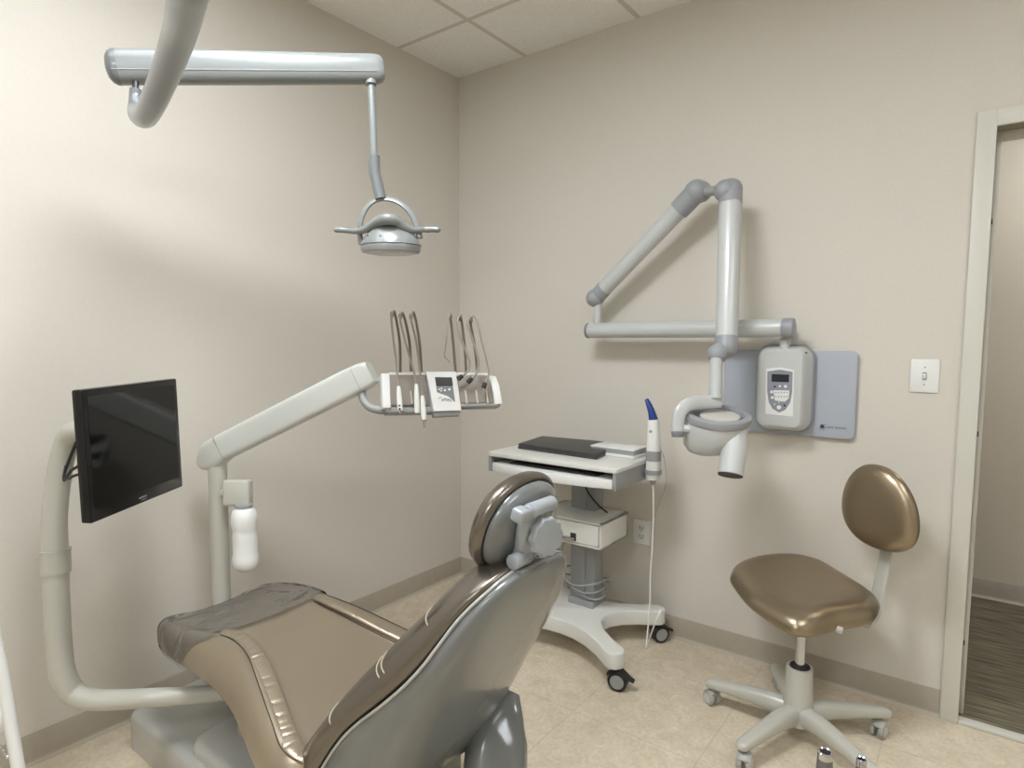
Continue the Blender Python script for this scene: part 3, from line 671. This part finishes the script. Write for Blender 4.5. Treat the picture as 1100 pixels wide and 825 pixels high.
# backrest: shell and cushion, sliced by height
XRM = [(.17, 1.05), (.28, 1.13), (.36, 1.19), (.45, 1.25), (.53, 1.315), (.61, 1.405), (.68, 1.475), (.745, 1.52), (.80, 1.548), (.85, 1.585), (.875, 1.61)]
XBK = [(.28, 1.33), (.37, 1.39), (.49, 1.45), (.615, 1.512), (.74, 1.575), (.83, 1.618), (.86, 1.63), (.88, 1.63)]
HW = [(.28, .25), (.5, .25), (.61, .236), (.68, .224), (.745, .205), (.80, .178), (.84, .150), (.86, .125), (.872, .10), (.882, .07)]
def sm(tab, z):  # smoothed table
    return sum(interp(tab, z+k*.014) for k in (-2, -1, 0, 1, 2))/5
def shell_ring(z, ins=0):
    xr_, xb, hw = sm(XRM, z)+.002, sm(XBK, z), interp(HW, z)-.004
    xb = max(xb, xr_+.012); out = []
    for k in range(33):
        a = PI*k/32; y = YC-hw*sp(math.cos(a), .62); x = xr_+(xb-xr_)*max(math.sin(a), 0)**.55; out.append(V((x, y, z)))
    for k in range(1, 8): out.append(V((xr_+.004*0, YC+hw-2*hw*k/8, z)))
    return out
zs_ = [.335, .35, .38, .42, .46, .5, .54, .58, .62, .66, .70, .74, .78, .81, .835, .852, .864, .873]
R_ = [shell_ring(z) for z in zs_]
# tilt the lower edge: rises to the rear
for i, r in enumerate(R_[:3]):
    for p in r: p.z += 0
top = R_[-1]; tc_ = sum(top, V())/len(top); R_.append([tc_+(p-tc_)*.7+V((0, 0, .006)) for p in top]); R_.append([tc_+(p-tc_)*.2+V((0, 0, .008)) for p in top])
bt = R_[0]; bc_ = sum(bt, V())/len(bt); R_ = [[bc_+(p-bc_)*.85+V((0, 0, -.014)) for p in bt], [bc_+(p-bc_)*.96+V((0, 0, -.007)) for p in bt]]+R_
bk = B().loft(R_).out('back_shell', SHELL, ch, sharp=50)
rimp = []
def rp(z, s): return V((sm(XRM, z)+.004, YC+s*(interp(HW, z)-.001), z))
zz = [.34+.02*i for i in range(26)]+[.852, .862, .870]
path = [rp(z, -1) for z in zz]; path += [V((sm(XRM, .88)+.006, YC+t*.1, .881)) for t in (-.6, 0, .6)]; path += [rp(z, 1) for z in zz[::-1]]
B().sweep(path, r=.0036, n=10, per=2).out('shell_rim', GREY, bk)
def CF(z): return interp([(.3, .04), (.6, .034), (.72, .018), (.8, .006)], z)
def cush_ring(z):
    xr_, hw = sm(XRM, z)+.001, interp(HWC, z); xf = 1.12+.8*(z-.375)-CF(z); out = []
    for k in range(33):
        a = PI*k/32; y = YC-hw*sp(math.cos(a), .55); x = xr_-(xr_-xf)*max(math.sin(a), 0)**.5; out.append(V((x, y, z)))
    for k in range(1, 8): out.append(V((xr_, YC+hw-2*hw*k/8, z)))
    return out
HWC = [(.28, .262), (.5, .258), (.61, .245), (.68, .232), (.745, .214), (.80, .19), (.84, .165), (.862, .14), (.878, .11), (.888, .08)]
zc_ = [.17, .21, .25, .30, .33, .36, .40, .44, .48, .52, .56, .60, .64, .68, .72, .76, .80, .825, .845, .862, .874, .884]
R_ = [cush_ring(z) for z in zc_]; top = R_[-1]; tc_ = sum(top, V())/len(top); R_.append([tc_+(p-tc_)*.75+V((0, 0, .006)) for p in top]); R_.append([tc_+(p-tc_)*.3+V((0, 0, .009)) for p in top])
cu = B().loft(R_).out('back_cushion', LEAD, ch, sub=1, sharp=180)
for z in (.515, .655, .668, .778):   # stitched darts that wrap the near and far edges
    for s_ in (-1, 1):
        pts = []
        for k in range(0, 9):
            a = PI*k/32; zz_ = z+.0028*k; hw = interp(HWC, zz_); xr_ = sm(XRM, zz_); xf = 1.12+.8*(zz_-.375)-CF(zz_)
            y = YC+s_*(hw*sp(math.cos(a), .55)+.0); x = xr_-(xr_-xf)*max(math.sin(a), 0)**.5; pts.append(V((x, y, zz_)))
        B().sweep(pts[2:], r=.0016, n=6, per=3).out('seam', SEAMP, cu)
# headrest
uH = V((.30, 0, .954)).normalized(); nH = V((.954, 0, -.30)).normalized(); sH = V((0, 1, 0))
cH = V((1.562, -1.575, .955)); M = Matrix((sH, uH, nH)).transposed().to_4x4(); M.translation = cH
def disc(a, b, prof, dx=0, n=40):
    R_ = []
    for f, z in prof: R_.append([M @ V((dx+a*f*sp(math.cos(2*PI*k/n), .9), b*f*sp(math.sin(2*PI*k/n), .9), z)) for k in range(n)])
    return R_
B().loft(disc(.130, .108, ((.05, -.042), (.6, -.040), (.85, -.033), (.96, -.022), (1.0, -.008), (.985, .002), (.93, .008)))).out('headrest_pad', LEAD, ch, sharp=180)
hs_ = B().loft(disc(.117, .096, ((.98, .004), (1.0, .010), (.96, .022), (.80, .034), (.5, .040), (.05, .042)))).out('headrest_shell', SHELL, ch, sharp=60)
B().loft(disc(.121, .0995, ((.9, .001), (1, .004), (1, .009), (.9, .0115)))).out('headrest_gasket', RUB, ch)
def HL(s, u, n): return M @ V((s, u, n))
b = B(); b.sweep([(HL(-.040, .07, .052), .024, .014), (HL(-.040, .03, .054), .030, .016), (HL(-.026, -.02, .054), .033, .016), (HL(-.026, -.06, .052), .028, .018), (HL(-.026, -.105, .048), .026, .02)], n=18, e=.6, up=nH)
b.out('headrest_bracket', MECH, ch)
b = B(); b.cyl(HL(-.068, .070, .060), HL(.015, .070, .060), .0155, bev=.004); b.cyl(HL(-.080, .070, .060), HL(-.066, .070, .060), .0125); b.box(V((-.110, .056, .046)), V((-.080, .083, .074)), .006, 3, M=M); b.out('headrest_hinge', MECH, ch)
kc = HL(-.028, .018, .082)
kn = []
for k in range(60):
    t = 2*PI*k/60; r_ = .0385+.002*math.cos(10*t); kn.append((r_*math.cos(t), r_*math.sin(t)))
kn_ = V((.93, -.22, .05)).normalized(); kM = frame(kc, V((0, 0, 1)).cross(kn_), V((0, 0, 1)))
kz = kM.col[2].to_3d()
if kz.dot(nH) < 0: kM = frame(kc, uH, sH)
B().prism(kn, kM, .020, .004, 3).out('headrest_knob', MECH, ch, sharp=30)
b = B(); b.cyl(HL(-.080, -.040, .062), HL(-.03, -.040, .062), .0165, bev=.004); b.sweep([(HL(-.060, -.044, .062), .0165, .013), (HL(-.060, -.108, .056), .018, .014)], n=16, e=.6, up=nH); b.out('headrest_pivot', MECH, ch)
b = B(); b.box(V((1.585, -1.65, .866)), V((1.63, -1.56, .884)), .006, 3); b.out('headrest_socket', SHELL, ch)
b = B(); b.sweep([(HL(-.02, -.10, .045), .02, .010), (V((1.585, -1.59, .87)), .024, .012)], n=14, e=.6, up=V((1, 0, 0)), smooth=False); b.out('headrest_stem', STEEL, ch)
# clear film cover on the toe end
fr_ = [s for s in STN if s[0] < .62]+[(.640, .502, .155, .18, .206, .443, .37)]
rr = [seat_ring(s, .006, lo=False) for s in fr_]
for q, k_ in ((rr[-1], 1.), (rr[-2], .55), (rr[-3], .2)):       # the edge of the film slants forward down the sides
    for p in q: p.x -= k_*max(0, .485-p.z)*1.25
r0_ = rr[0]; cc = sum(r0_, V())/len(r0_); 
b = B(); b.loft([[V((.288, p.y*.6+cc.y*.4, p.z*.5+cc.z*.5)) for p in r0_]]+rr, cap0=False, cap1=False, closed=False)
fc = b.out('toe_cover', FILM, None, sub=2, sharp=180)
tag(fc, 'clear wrinkled plastic cover stretched over the foot end of the dental chair', 'plastic cover')

# ======================================================== DELIVERY UNIT
pb = D(237, 640, 2.18); pt = D(234, 500, 2.18); px_, py_ = (pb.x+pt.x)/2, (pb.y+pt.y)/2
du = thing('dental_delivery_unit', 'grey post with long angled arm carrying the instrument head beside the left wall', 'delivery unit', (px_, py_, .12))
B().cyl((pb.x, pb.y, .123), D(233.5, 500, 2.18), .031, n=28).out('post', POLE, du)
A0 = D(226, 487.5, 2.18); A1 = D(394, 402.5, 2.05); ad = (A1-A0).normalized()
AP = lambda t: A0+(A1-A0)*t
b = B(); b.sweep([(AP(.095), .036, .046), (AP(.5), .036, .047), (AP(.90), .035, .047), (AP(.955), .034, .045)], n=48, e=.4, up=V((0, 0, 1)), smooth=False); b.out('arm', ARM, du)
b = B(); b.sweep([(AP(-.075)+V((0, 0, .004)), .012, .006), (AP(-.065)+V((0, 0, .0)), .022, .018), (AP(-.03)+V((0, 0, -.010)), .029, .038), (AP(.02)+V((0, 0, -.008)), .034, .049), (AP(.093), .0355, .0455)], n=48, e=.45, up=V((0, 0, 1)), per=4); b.cyl(V((pt.x, pt.y, pt.z-.02)), V((pt.x, pt.y, pt.z+.05)), .030); b.out('elbow_cover', ARM, du)
B().sweep([(AP(.0935), .0362, .0465), (AP(.0955), .0362, .0468)], n=48, e=.42, up=V((0, 0, 1)), smooth=False).out('arm_joint_line', JOINTD, du)
b = B(); b.sweep([(AP(.957), .034, .045), (AP(.99), .033, .044), (AP(1.02), .031, .041), (AP(1.035), .027, .034)], n=48, e=.4, up=V((0, 0, 1)), smooth=False); b.out('arm_end_cap', ARM, du)
# bottle bracket
b0 = D(257, 529, 2.14)
b = B(); b.box(V((-.050, -.044, -.022)), V((.041, .044, .022)), .009, 3, M=frame(b0, RT, UP)); b.cyl(D(240, 530, 2.17), D(258, 530, 2.15), .016); b.out('bottle_bracket', POLE, du)
# curved tube to the head
hx0, hx1 = 2.02, 2.16
def HD(x, y, off=0): return D(x, y, hx0+(hx1-hx0)*(x-409)/(537-409)+off)+RT*.006
b = B(); b.sweep([(D(389, 412, 2.06), .0145, .0145), (D(389, 424, 2.05), .0135, .0135), (D(394, 434.5, 2.04), .0135, .0135), (D(405, 440, 2.04), .0135, .0135), (HD(430, 441.5, .02), .0135, .0135), (HD(470, 441.5, .02), .0135, .0135)], n=18); b.out('curved_tube', CARTG, du)
# head body (facing the camera side, top leaning back)
hO = HD(474, 420); hA = (HD(530, 419.5)-HD(415, 420)).normalized(); hN = -(V((fw.x, fw.y, 0)).normalized()); hN = (hN-hA*hN.dot(hA)).normalized(); hU = hN.cross(hA).normalized()
if hU.z < 0: hU = -hU
hU = (hU-hN*.30).normalized(); hN = hA.cross(hU).normalized()
if hN.dot(fw) > 0: hN = -hN
MH = Matrix((hA, hU, hN)).transposed().to_4x4(); MH.translation = hO
KH = 2.09/F
def h2(x, y): return ((x-474)*KH, -(y-420)*KH)
def hbox(b, x0, y0, x1, y1, z0, z1, bev=.002):
    a, c = h2(x0, y1), h2(x1, y0); return b.box((a[0], a[1], z0), (c[0], c[1], z1), bev, 3, M=MH)
b = B(); hbox(b, 410, 402, 536, 437, -.055, -.004, .008); b.out('head_housing', CARTG, du)
b = B(); hbox(b, 416, 402.5, 457, 436, -.012, .006, .006); hd_ = b.out('instrument_panel', TAUPE, du)
b = B(); hbox(b, 490, 402.5, 529, 434.5, -.012, .006, .006); hd2 = b.out('instrument_panel', TAUPE, du)
b = B(); hbox(b, 408.5, 401.5, 417.5, 438.5, -.05, .011, .004); b.out('end_cap', WHITE, du)
b = B(); poly = [h2(*q) for q in ((525.5, 403), (534, 404), (537.5, 415), (539.5, 435), (531, 436), (530, 424))]
b.prism(poly, MH @ Matrix.Translation((0, 0, -.045)), .055, .003); b.out('end_cap', WHITE, du)
b = B(); hbox(b, 417, 399.8, 458, 403, -.045, .002, .002); hbox(b, 489, 399.8, 527, 403, -.045, .002, .002); b.out('top_rail', WHITE, du)
b = B(); hbox(b, 412, 436, 462, 443.5, -.05, .0, .006); hbox(b, 489, 434, 538, 438, -.05, .004, .004); b.out('under_tray', CARTG, du)
b = B(); poly = [h2(*q) for q in ((455.5, 400), (488.5, 399.5), (492, 442.5), (461.5, 443))]
b.prism(poly, MH @ Matrix.Translation((0, 0, -.03)), .047, .004); cp = b.out('control_panel', WHITE, du)
b = B(); poly = [h2(*q) for q in ((461.5, 443), (492, 442.5), (490.5, 447), (463, 447.5))]; b.prism(poly, MH @ Matrix.Translation((0, 0, -.03)), .035, .003); b.out('panel_lip', CARTG, du)
Mz = MH @ Matrix.Translation((0, 0, .0168))
b = B(); b.prism([h2(*q) for q in ((464.5, 406), (483.2, 406.2), (483.8, 416), (465.5, 416))], Mz, .0012); b.out('display', DARK, cp)
b = B(); b.prism([h2(*q) for q in ((465.5, 416.3), (483.8, 416.3), (485.2, 433.5), (478, 427), (466, 422.5))], Mz, .001); b.out('keypad', JOINTD, cp)
for q, r_ in (((468.5, 419.5), .0028), ((471, 418.5), .0028), ((470.5, 421), .0026), ((474.5, 420.5), .0036), ((479.5, 419.5), .004)):
    a = h2(*q); B().cyl(Mz @ V((a[0], a[1], 0)), Mz @ V((a[0], a[1], .003)), r_, n=12).out('button', WHITE, cp)
# scribbled script mark under the keypad
sc_ = [(467, 430), (469.5, 427.5), (471, 430.5), (473, 431.5), (474.5, 429), (476, 432), (478, 430.5), (479, 432.5), (481, 431.5), (474, 429.5), (470, 432.5)]
b = B(); b.sweep([Mz @ V((h2(*q)[0], h2(*q)[1], .0006)) for q in sc_], r=.0009, n=5, per=4); b.out('script_mark', JOINTD, cp)
for x_ in (498.7, 510.8, 522.5, 439.3):
    b = B(); b.sweep([MH @ V((*h2(x_-.6, 420), .007)), MH @ V((*h2(x_+.3, 434.5), .009))], r=.0034, n=10, round_ends=False); b.out('holder_ridge', PALE, hd2 if x_ > 480 else hd_)
# whip rods rising from the back of the head
def rodpath(q, off0, off1): return [(HD(x, y, off0+(off1-off0)*i/(len(q)-1)), .0052, .0052) for i, (x, y) in enumerate(q)]
whips = [[(428, 400), (427.5, 369), (424, 345), (421.5, 334)], [(439.5, 399), (438, 369), (433.5, 345), (430, 335.5)], [(451, 400), (448.8, 369), (445, 345), (442, 334.5)],
         [(487.5, 400), (485, 370), (482.5, 345), (481.5, 337.5)], [(499, 400), (497, 370), (494, 345), (492.5, 338)], [(511, 400), (508, 372), (504, 350), (502.7, 340)]]
for w in whips:
    B().sweep([(p, .0048 if i < 2 else .0042, .0048 if i < 2 else .0042) for i, (p, _, _) in enumerate(rodpath(w, .035, .0))], n=12).out('whip_rod', HOSED, du)
# hoses, handpieces
inst = [
 ('white handpiece hanging leftmost on the instrument head', [(421, 334), (419, 338), (418.5, 345), (421, 369), (423.5, 389), (426, 417)], (426.2, 416), (428, 441), 1),
 ('white handpiece hanging second from left on the instrument head', [(430, 335.5), (428, 340), (428.5, 347), (434, 369), (440, 390), (443.5, 403), (445.3, 416)], (445.3, 414), (446.3, 443.5), 0),
 ('white handpiece with chrome tip hanging lowest, beside the head control panel', [(441.5, 334.8), (439.5, 340), (440.5, 347), (445.5, 369), (449.5, 402), (452, 428)], (451.8, 426), (453.5, 451), 2)]
for lab, q, h0, h1, kind in inst:
    a = HD(*h0, -.035); c_ = HD(*h1, -.04)
    t = thing('dental_handpiece', lab, 'handpiece', c_, 'handpieces on the left of the instrument head')
    n_q = len(q)
    B().sweep([HD(x, y, -.002-.033*(i/(n_q-1))**.7) for i, (x, y) in enumerate(q)], r=.0036, n=10).out('hose', HOSE, t)
    b = B(); dd = c_-a; b.sweep([(a-dd*.05, .005, .005), (a+dd*.2, .0078, .0078), (a+dd*.65, .0092, .0092), (c_, .0085, .0085)], n=16); b.out('handpiece_body', WHITE, t)
    if kind == 1:
        b = B(); b.cyl(c_, c_+dd*.12, .0072, .005, n=14); b.out('tip', CHR, t)
        b = B(); b.ball(c_-dd*.06-fw*.008, .004); b.ball(c_-dd*.22-fw*.009, .003); b.out('buttons', DARK, t)
    if kind == 2:
        b = B(); b.cyl(a+dd*.98, a+dd*1.12, .0088, .0065, n=14); b.cyl(a+dd*1.1, a+dd*1.35, .0045, .0035, n=12); b.out('tip', CHR, t)
    B().ball(HD(q[1][0], q[1][1], .0), .0062, sz=1.8).out('hose_clip', HOSED, t)
hs4 = [
 ('short dark thin lead with bent end hanging from the fourth whip rod', [(481.8, 337), (479.8, 343), (478.6, 355), (476.5, 375), (475.3, 382), (478, 385.5), (481.5, 389.5)], .0022, False),
 ('grey hose looping down from the fifth whip rod to a black connector', [(492.5, 338.5), (489.6, 344), (491, 356), (494.5, 367), (500, 381), (502.3, 390), (500.5, 399), (493.5, 404.5)], .0040, True),
 ('grey hose from the sixth whip rod ending at the middle right black connector', [(502.7, 340.5), (500.5, 348), (504, 360), (509, 375), (512, 389), (510.5, 400), (503.8, 407.5)], .0040, True),
 ('grey hose arching furthest right down to the lowest black connector', [(504, 341), (508, 339.5), (512, 350), (516, 368), (521, 388), (523.3, 401), (519, 412.5)], .0036, True)]
for lab, q, r_, con in hs4:
    t = thing('instrument_hose', lab, 'hose', HD(*q[-1], -.03), 'loose hoses on the right of the instrument head'); n_q = len(q)
    P_ = [HD(x, y, -.004-.028*(i/(n_q-1))**.7) for i, (x, y) in enumerate(q)]
    B().sweep(P_, r=r_, n=10).out('tubing', HOSE, t)
    B().ball(HD(q[0][0], q[0][1]+2.5, -.001), .0068, sz=2.0).out('hose_clip', HOSED, t)
    if con:
        d_ = (P_[-1]-P_[-2]).normalized(); B().cyl(P_[-1]-d_*.004, P_[-1]+d_*.014, .0075, .0085, n=14).out('connector', RUB, t)
# water bottle
bp_ = D(263, 575, 2.12); Kb = 2.12/F
wb_ = thing('water_bottle', 'white water bottle hanging under the bracket on the grey post', 'bottle', (bp_.x, bp_.y, D(263, 613, 2.12).z))
z_ = lambda y: D(263, y, 2.12).z
b = B(); b.lathe([(.001, z_(542.5)), (.022, z_(543.5)), (.037, z_(547.5)), (.0425, z_(554)), (.0425, z_(562)), (.039, z_(567)), (.038, z_(571)), (.0395, z_(575)), (.0395, z_(592)), (.041, z_(596)), (.043, z_(599)), (.043, z_(604)), (.040, z_(609)), (.028, z_(612.5)), (.001, z_(613.3))], Matrix.Translation((bp_.x, bp_.y, 0)), n=36); b.out('bottle_body', WHITE, wb_, sharp=70)
b = B(); b.cyl((bp_.x, bp_.y, z_(543.5)), (bp_.x, bp_.y, z_(541)), .028); b.out('bottle_collar', CARTG, wb_)

# ============================================================== MONITOR
mp_ = thing('monitor_pole', 'curved grey tubular pole rising from the chair base to the monitor', 'pole', D(60, 700, 1.8))
pth = [(D(98, 463, 1.73), .026, .026), (D(84, 462.5, 1.75), .030, .030), (D(73.5, 471, 1.77), .0305, .0305), (D(66.5, 495, 1.78), .0305, .0305), (D(61, 530, 1.79), .0315, .0315), (D(58.5, 560, 1.79), .032, .032), (D(59.5, 600, 1.79), .033, .033), (D(60.5, 640, 1.79), .033, .033), (D(64, 700, 1.79), .0325, .0325), (D(68, 726, 1.79), .033, .033), (D(78, 743, 1.80), .032, .032), (D(96, 751, 1.80), .030, .030), (D(125, 751.5, 1.81), .028, .028), (D(160, 749.5, 1.82), .0265, .0265), (D(205, 747, 1.85), .025, .025), (D(262, 742, 1.9), .024, .024)]
B().sweep(pth, n=28).out('tube', POLE, mp_)
b = B(); b.sweep([(D(59.6, 592, 1.79), .0365, .0365), (D(60.2, 615, 1.79), .0375, .0375)], n=28, smooth=False); b.sweep([(D(59.5, 590, 1.79), .0385, .0385), (D(59.6, 592.5, 1.79), .0385, .0385)], n=28, smooth=False); b.out('sleeve', POLE, mp_)
mL = D(92.5, 420.5, 1.545); mR = D(193, 405, 1.93); mLb = D(92.5, 563, 1.545); mRb = D(193, 525, 1.93)
ma = ((mR-mL)+(mRb-mLb)).normalized(); mu = (mL-mLb).normalized(); mc = (mL+mR+mLb+mRb)/4
MM = frame(mc, ma, mu); mw = ((mR-mL).length+(mRb-mLb).length)/4; mh = ((mL-mLb).length+(mR-mRb).length)/4
if MM.col[2].to_3d().dot(fw) > 0: print('MONITOR NORMAL FLIP')
mn = thing('monitor', 'black flat screen monitor, switched off, mounted on the curved grey pole', 'monitor', V((mc.x, mc.y, mLb.z)))
b = B(); b.prism(rrect(-mw, -mh, mw, mh, .006), MM @ Matrix.Translation((0, 0, -.026)), .026, .003); b.out('bezel', BLACK, mn)
b = B(); b.prism(rrect(-mw+.04, -mh+.04, mw-.04, mh-.04, .02), MM @ Matrix.Translation((0, 0, -.052)), .030, .012); b.out('back_cover', DARK, mn)
b = B(); b.prism(rrect(-mw+.017, -mh+.034, mw-.016, mh-.018, .001), MM @ Matrix.Translation((0, 0, -.001)), .0016); b.out('screen', SCREEN, mn)
b = B(); b.box((-.012, -mh+.014, .0), (.022, -mh+.019, .0008), 0, M=MM); b.box((-.004, -mh+.008, .0), (.020, -mh+.0105, .0008), 0, M=MM); b.out('logo', JOINTD, mn)
b = B(); b.box((-.05, -.05, -.062), (.05, .05, -.048), .004, M=MM); b.sweep([MM @ V((-.0, .06, -.058)), D(98, 463, 1.73)], r=.02, n=16); b.out('mount', DARK, mn)
b = B(); b.sweep([MM @ V((-.1, -.02, -.05)), D(80, 503, 1.66), D(74, 509, 1.68), D(69, 516, 1.71), D(69.5, 508, 1.72), D(74, 495, 1.72), D(82, 475, 1.70)], r=.004, n=8); b.sweep([MM @ V((-.09, -.05, -.05)), D(80, 511, 1.66), D(74, 514, 1.68), D(68.5, 513.5, 1.71), D(71, 500, 1.72)], r=.0035, n=8); b.out('cable', RUB, mn)

# =========================================================== DENTAL LIGHT
dl = thing('dental_light', 'grey overhead operatory lamp on a long horizontal arm in front of left wall', 'dental lamp', D(207, -300, .93))
T = [(D(201, 0, .96), .028, .028), (D(192.7, 36, 1.10), .0275, .0275), (D(180, 73, 1.24), .027, .027), (D(166, 107, 1.38), .0265, .0265), (D(155.5, 125, 1.50), .026, .026), (D(148.5, 122, 1.60), .024, .024), (D(145.8, 108, 1.62), .0165, .0165), (D(145.5, 96, 1.62), .014, .014)]
p0 = D(201, 0, .96); td = (p0-D(192.7, 36, 1.10)).normalized(); q_a = p0+td*.14+V((0, 0, .01)); q_b = q_a+td*.09+V((0, 0, .11)); q_c = q_b+td*.03+V((0, 0, .22))
T = [(V((q_c.x, q_c.y, H-.01)), .028, .028), (V((q_c.x, q_c.y, (q_c.z+H)/2)), .028, .028), (q_c, .028, .028), (q_b, .028, .028), (q_a, .028, .028)]+T
B().sweep(T, n=28).out('curved_tube', LGREY, dl)
B().cyl((q_c.x, q_c.y, H-.03), (q_c.x, q_c.y, H), .09, bev=.006).out('ceiling_plate', LGREY, dl)
LA = D(127, 72, 1.62); LB = D(407, 74.5, 1.83); 
B().cyl(D(145.5, 100, 1.62), D(146, 84, 1.63), .008).out('swivel_pin', DARK, dl)
ld = (LB-LA).normalized(); Zu = V((0, 0, 1))
b = B(); b.sweep([(LA, .030, .0435), (LA*.5+LB*.5, .030, .0425), (LB-ld*.01, .030, .0405), (LB+ld*.004, .028, .038), (LB+ld*.012, .022, .030)], n=32, e=.75, up=Zu, smooth=False); b.out('arm', LARM, dl)
b = B(); b.sweep([(LA+ld*.002, .0315, .045), (LA-ld*.008, .031, .0445), (LA-ld*.018, .028, .039), (LA-ld*.025, .020, .028), (LA-ld*.029, .008, .011)], n=32, e=.85, up=Zu, smooth=False); b.out('arm_end_cap', LGREY, dl)
b = B(); b.sweep([LA-Zu*.020-ld*0+RT*0+(-fw*.031), LB-Zu*.020-fw*.031], r=.0016, n=6, smooth=False); b.out('trim_line', CARTG, dl)
b = B(); b.sweep([D(398.3, 86, 1.82), D(400.5, 130, 1.82), D(402, 172, 1.82)], r=.0105, n=18); b.cyl(D(398.2, 91, 1.82), D(398.1, 85, 1.82), .017); b.out('stem', LARM, dl)
b = B(); b.sweep([(D(401.8, 168, 1.82), .0165, .0165), (D(402.5, 185, 1.82), .0165, .0165), (D(405.5, 198, 1.82), .0165, .0165), (D(409, 214, 1.82), .0165, .0165)], n=20); b.out('stem_joint', LGREY, dl)
# yoke: flat hoop
def lp3(x, y, d=0): return D(x, y, 1.82+d)
b = B(); hoop = [(388, 262, .0), (386.5, 250, 0), (388.5, 235, 0), (394, 223, 0), (403, 215.5, 0), (414, 213.5, 0), (426, 216, -.0), (437, 224, 0), (444, 234, 0), (449, 246, 0), (451, 256, 0)]
b.sweep([(lp3(*q), .0045, .0095) for q in hoop], n=12, e=.7, up=None); b.out('yoke', LARM, dl)
# head
KL = 1.82/F; hc = lp3(420, 256); fh = V((fw.x, fw.y, 0)).normalized(); rh = V((RT.x, RT.y, 0)).normalized()
def lr(zpx, rx, ry, dxp=0): return [lp3(420+dxp, zpx)+rh*(rx*KL*math.cos(2*PI*k/36))+fh*(ry*KL*math.sin(2*PI*k/36)) for k in range(36)]
b = B(); b.loft([lr(272, 27, 22), lr(271.5, 30.5, 25), lr(268, 32, 26), lr(262, 31.5, 25.5), lr(255, 28, 22), lr(248, 23, 18, -.5), lr(242, 17, 14, -1), lr(239, 10, 8, -1), lr(238, 2, 2, -1)]); lh = b.out('lamp_head', LARM, dl, sharp=60)
b = B(); b.loft([lr(272.6, 2, 2), lr(272.6, 25, 20), lr(271.5, 26.5, 21.5)]); b.out('lens', LENS, lh)
b = B(); b.loft([lr(264.5, 32.2, 26.2), lr(263.7, 32.6, 26.6), lr(262.9, 32.2, 26.2)]); b.out('seam_ring', LARM, lh)
b = B(); b.ball(lp3(395, 253, -.055), .002); b.ball(lp3(408.5, 253.3, -.062), .002); b.out('screws', DARK, lh)
# handle bar crossing over the head
hb = [(361.5, 247, .0055), (365, 246.8, .0062), (371, 247.5, .0056), (377, 247.8, .0066), (384, 248.4, .0062), (391, 247, .0075), (399, 242, .009), (408, 237, .0115), (417, 235.3, .012), (427, 238, .011), (434, 244, .0095), (442, 247, .0075), (449, 247.3, .0065), (455, 246.6, .0058), (460, 246.6, .0066), (464, 246.4, .0060), (470.5, 246.8, .0060)]
b = B(); b.sweep([(lp3(x, y, -.058*max(0, 1-abs(x-417)/40)), r_*1.4, r_*1.4) for x, y, r_ in hb], n=14, per=4, round_ends=True); b.out('handle', LARM, dl)

# ========================================= FOREGROUND PIECES AT THE EDGES
ih = thing('assistant_instrument_stand', 'two chrome nozzle ends poking into view at the bottom right edge', 'nozzles', (2.225, -1.95, 0))
n1 = D(886.5, 808, .62); n2 = D(925.5, 816, .66)
for p, r_ in ((n1, .0070), (n2, .0050)):
    ax = V((0, 0, 1)); q = p-ax*.16
    t_ = B(); t_.sweep([(q, r_*1.5, r_*1.5), (p-ax*.03, r_*1.2, r_*1.2), (p-ax*.012, r_*1.08, r_*1.08), (p-ax*.0062, r_*1.03, r_*1.03)], n=24, smooth=False)
    nz = t_.out('nozzle', STEEL, ih)
    t_ = B(); t_.lathe([(r_*1.03, -.0065), (r_*1.03, 0.0), (r_*.86, .0012), (r_*.70, .0006), (r_*.66, -.006)], Matrix.Translation(p), n=24); t_.out('rim', CHR, nz)
    B().cyl(p-ax*.0055, p-ax*.0035, r_*.64, n=20).out('bore', RUB, nz)
b = B(); mid = (n1+n2)/2-V((0, 0, .155)); b.box(mid-V((.06, .06, .018)), mid+V((.06, .06, .012)), .008); b.cyl((mid.x, mid.y, .02), mid, .014); b.cyl((mid.x, mid.y, 0), (mid.x, mid.y, .025), .13, .10); b.out('holder', GREY, ih)

lt = thing('floor_stand', 'glossy white slanted tube of a stand cut off by the left edge, lower corner', 'stand', D(20, 835, 1.35))
q0 = D(-14, 640, 1.35); q1 = D(1, 715, 1.35); q2_ = D(22, 840, 1.35); dd = (q2_-q1); k_ = (q2_.z)/(-dd.z) if dd.z else 0; q3 = q2_+dd*max(0, (q2_.z-.02)/(-dd.z))
b = B(); b.sweep([(q0, .012, .012), (q1, .0125, .0125), (q2_, .0125, .0125), (q3, .0125, .0125)], n=18, smooth=False); b.out('tube', WHITE, lt)
b = B(); b.ball(D(-2, 772, 1.35), .022, sz=1.7); b.out('clamp', WHITE, lt)
b = B(); b.sweep([D(0, 801, 1.35), D(4, 806, 1.34), D(8, 814, 1.34)], r=.003, n=8); b.ball(D(8, 813, 1.34), .004); b.out('wire_hook', CHR, lt)
b = B(); b.cyl((q3.x, q3.y, 0), (q3.x, q3.y, .025), .05, .035); b.out('foot', RUB, lt)

# ================================================================ DAYLIGHT
w = bpy.data.worlds.new('world'); S.world = w; w.use_nodes = True
w.node_tree.nodes['Background'].inputs[0].default_value = (.86, .93, 1, 1); w.node_tree.nodes['Background'].inputs[1].default_value = .3
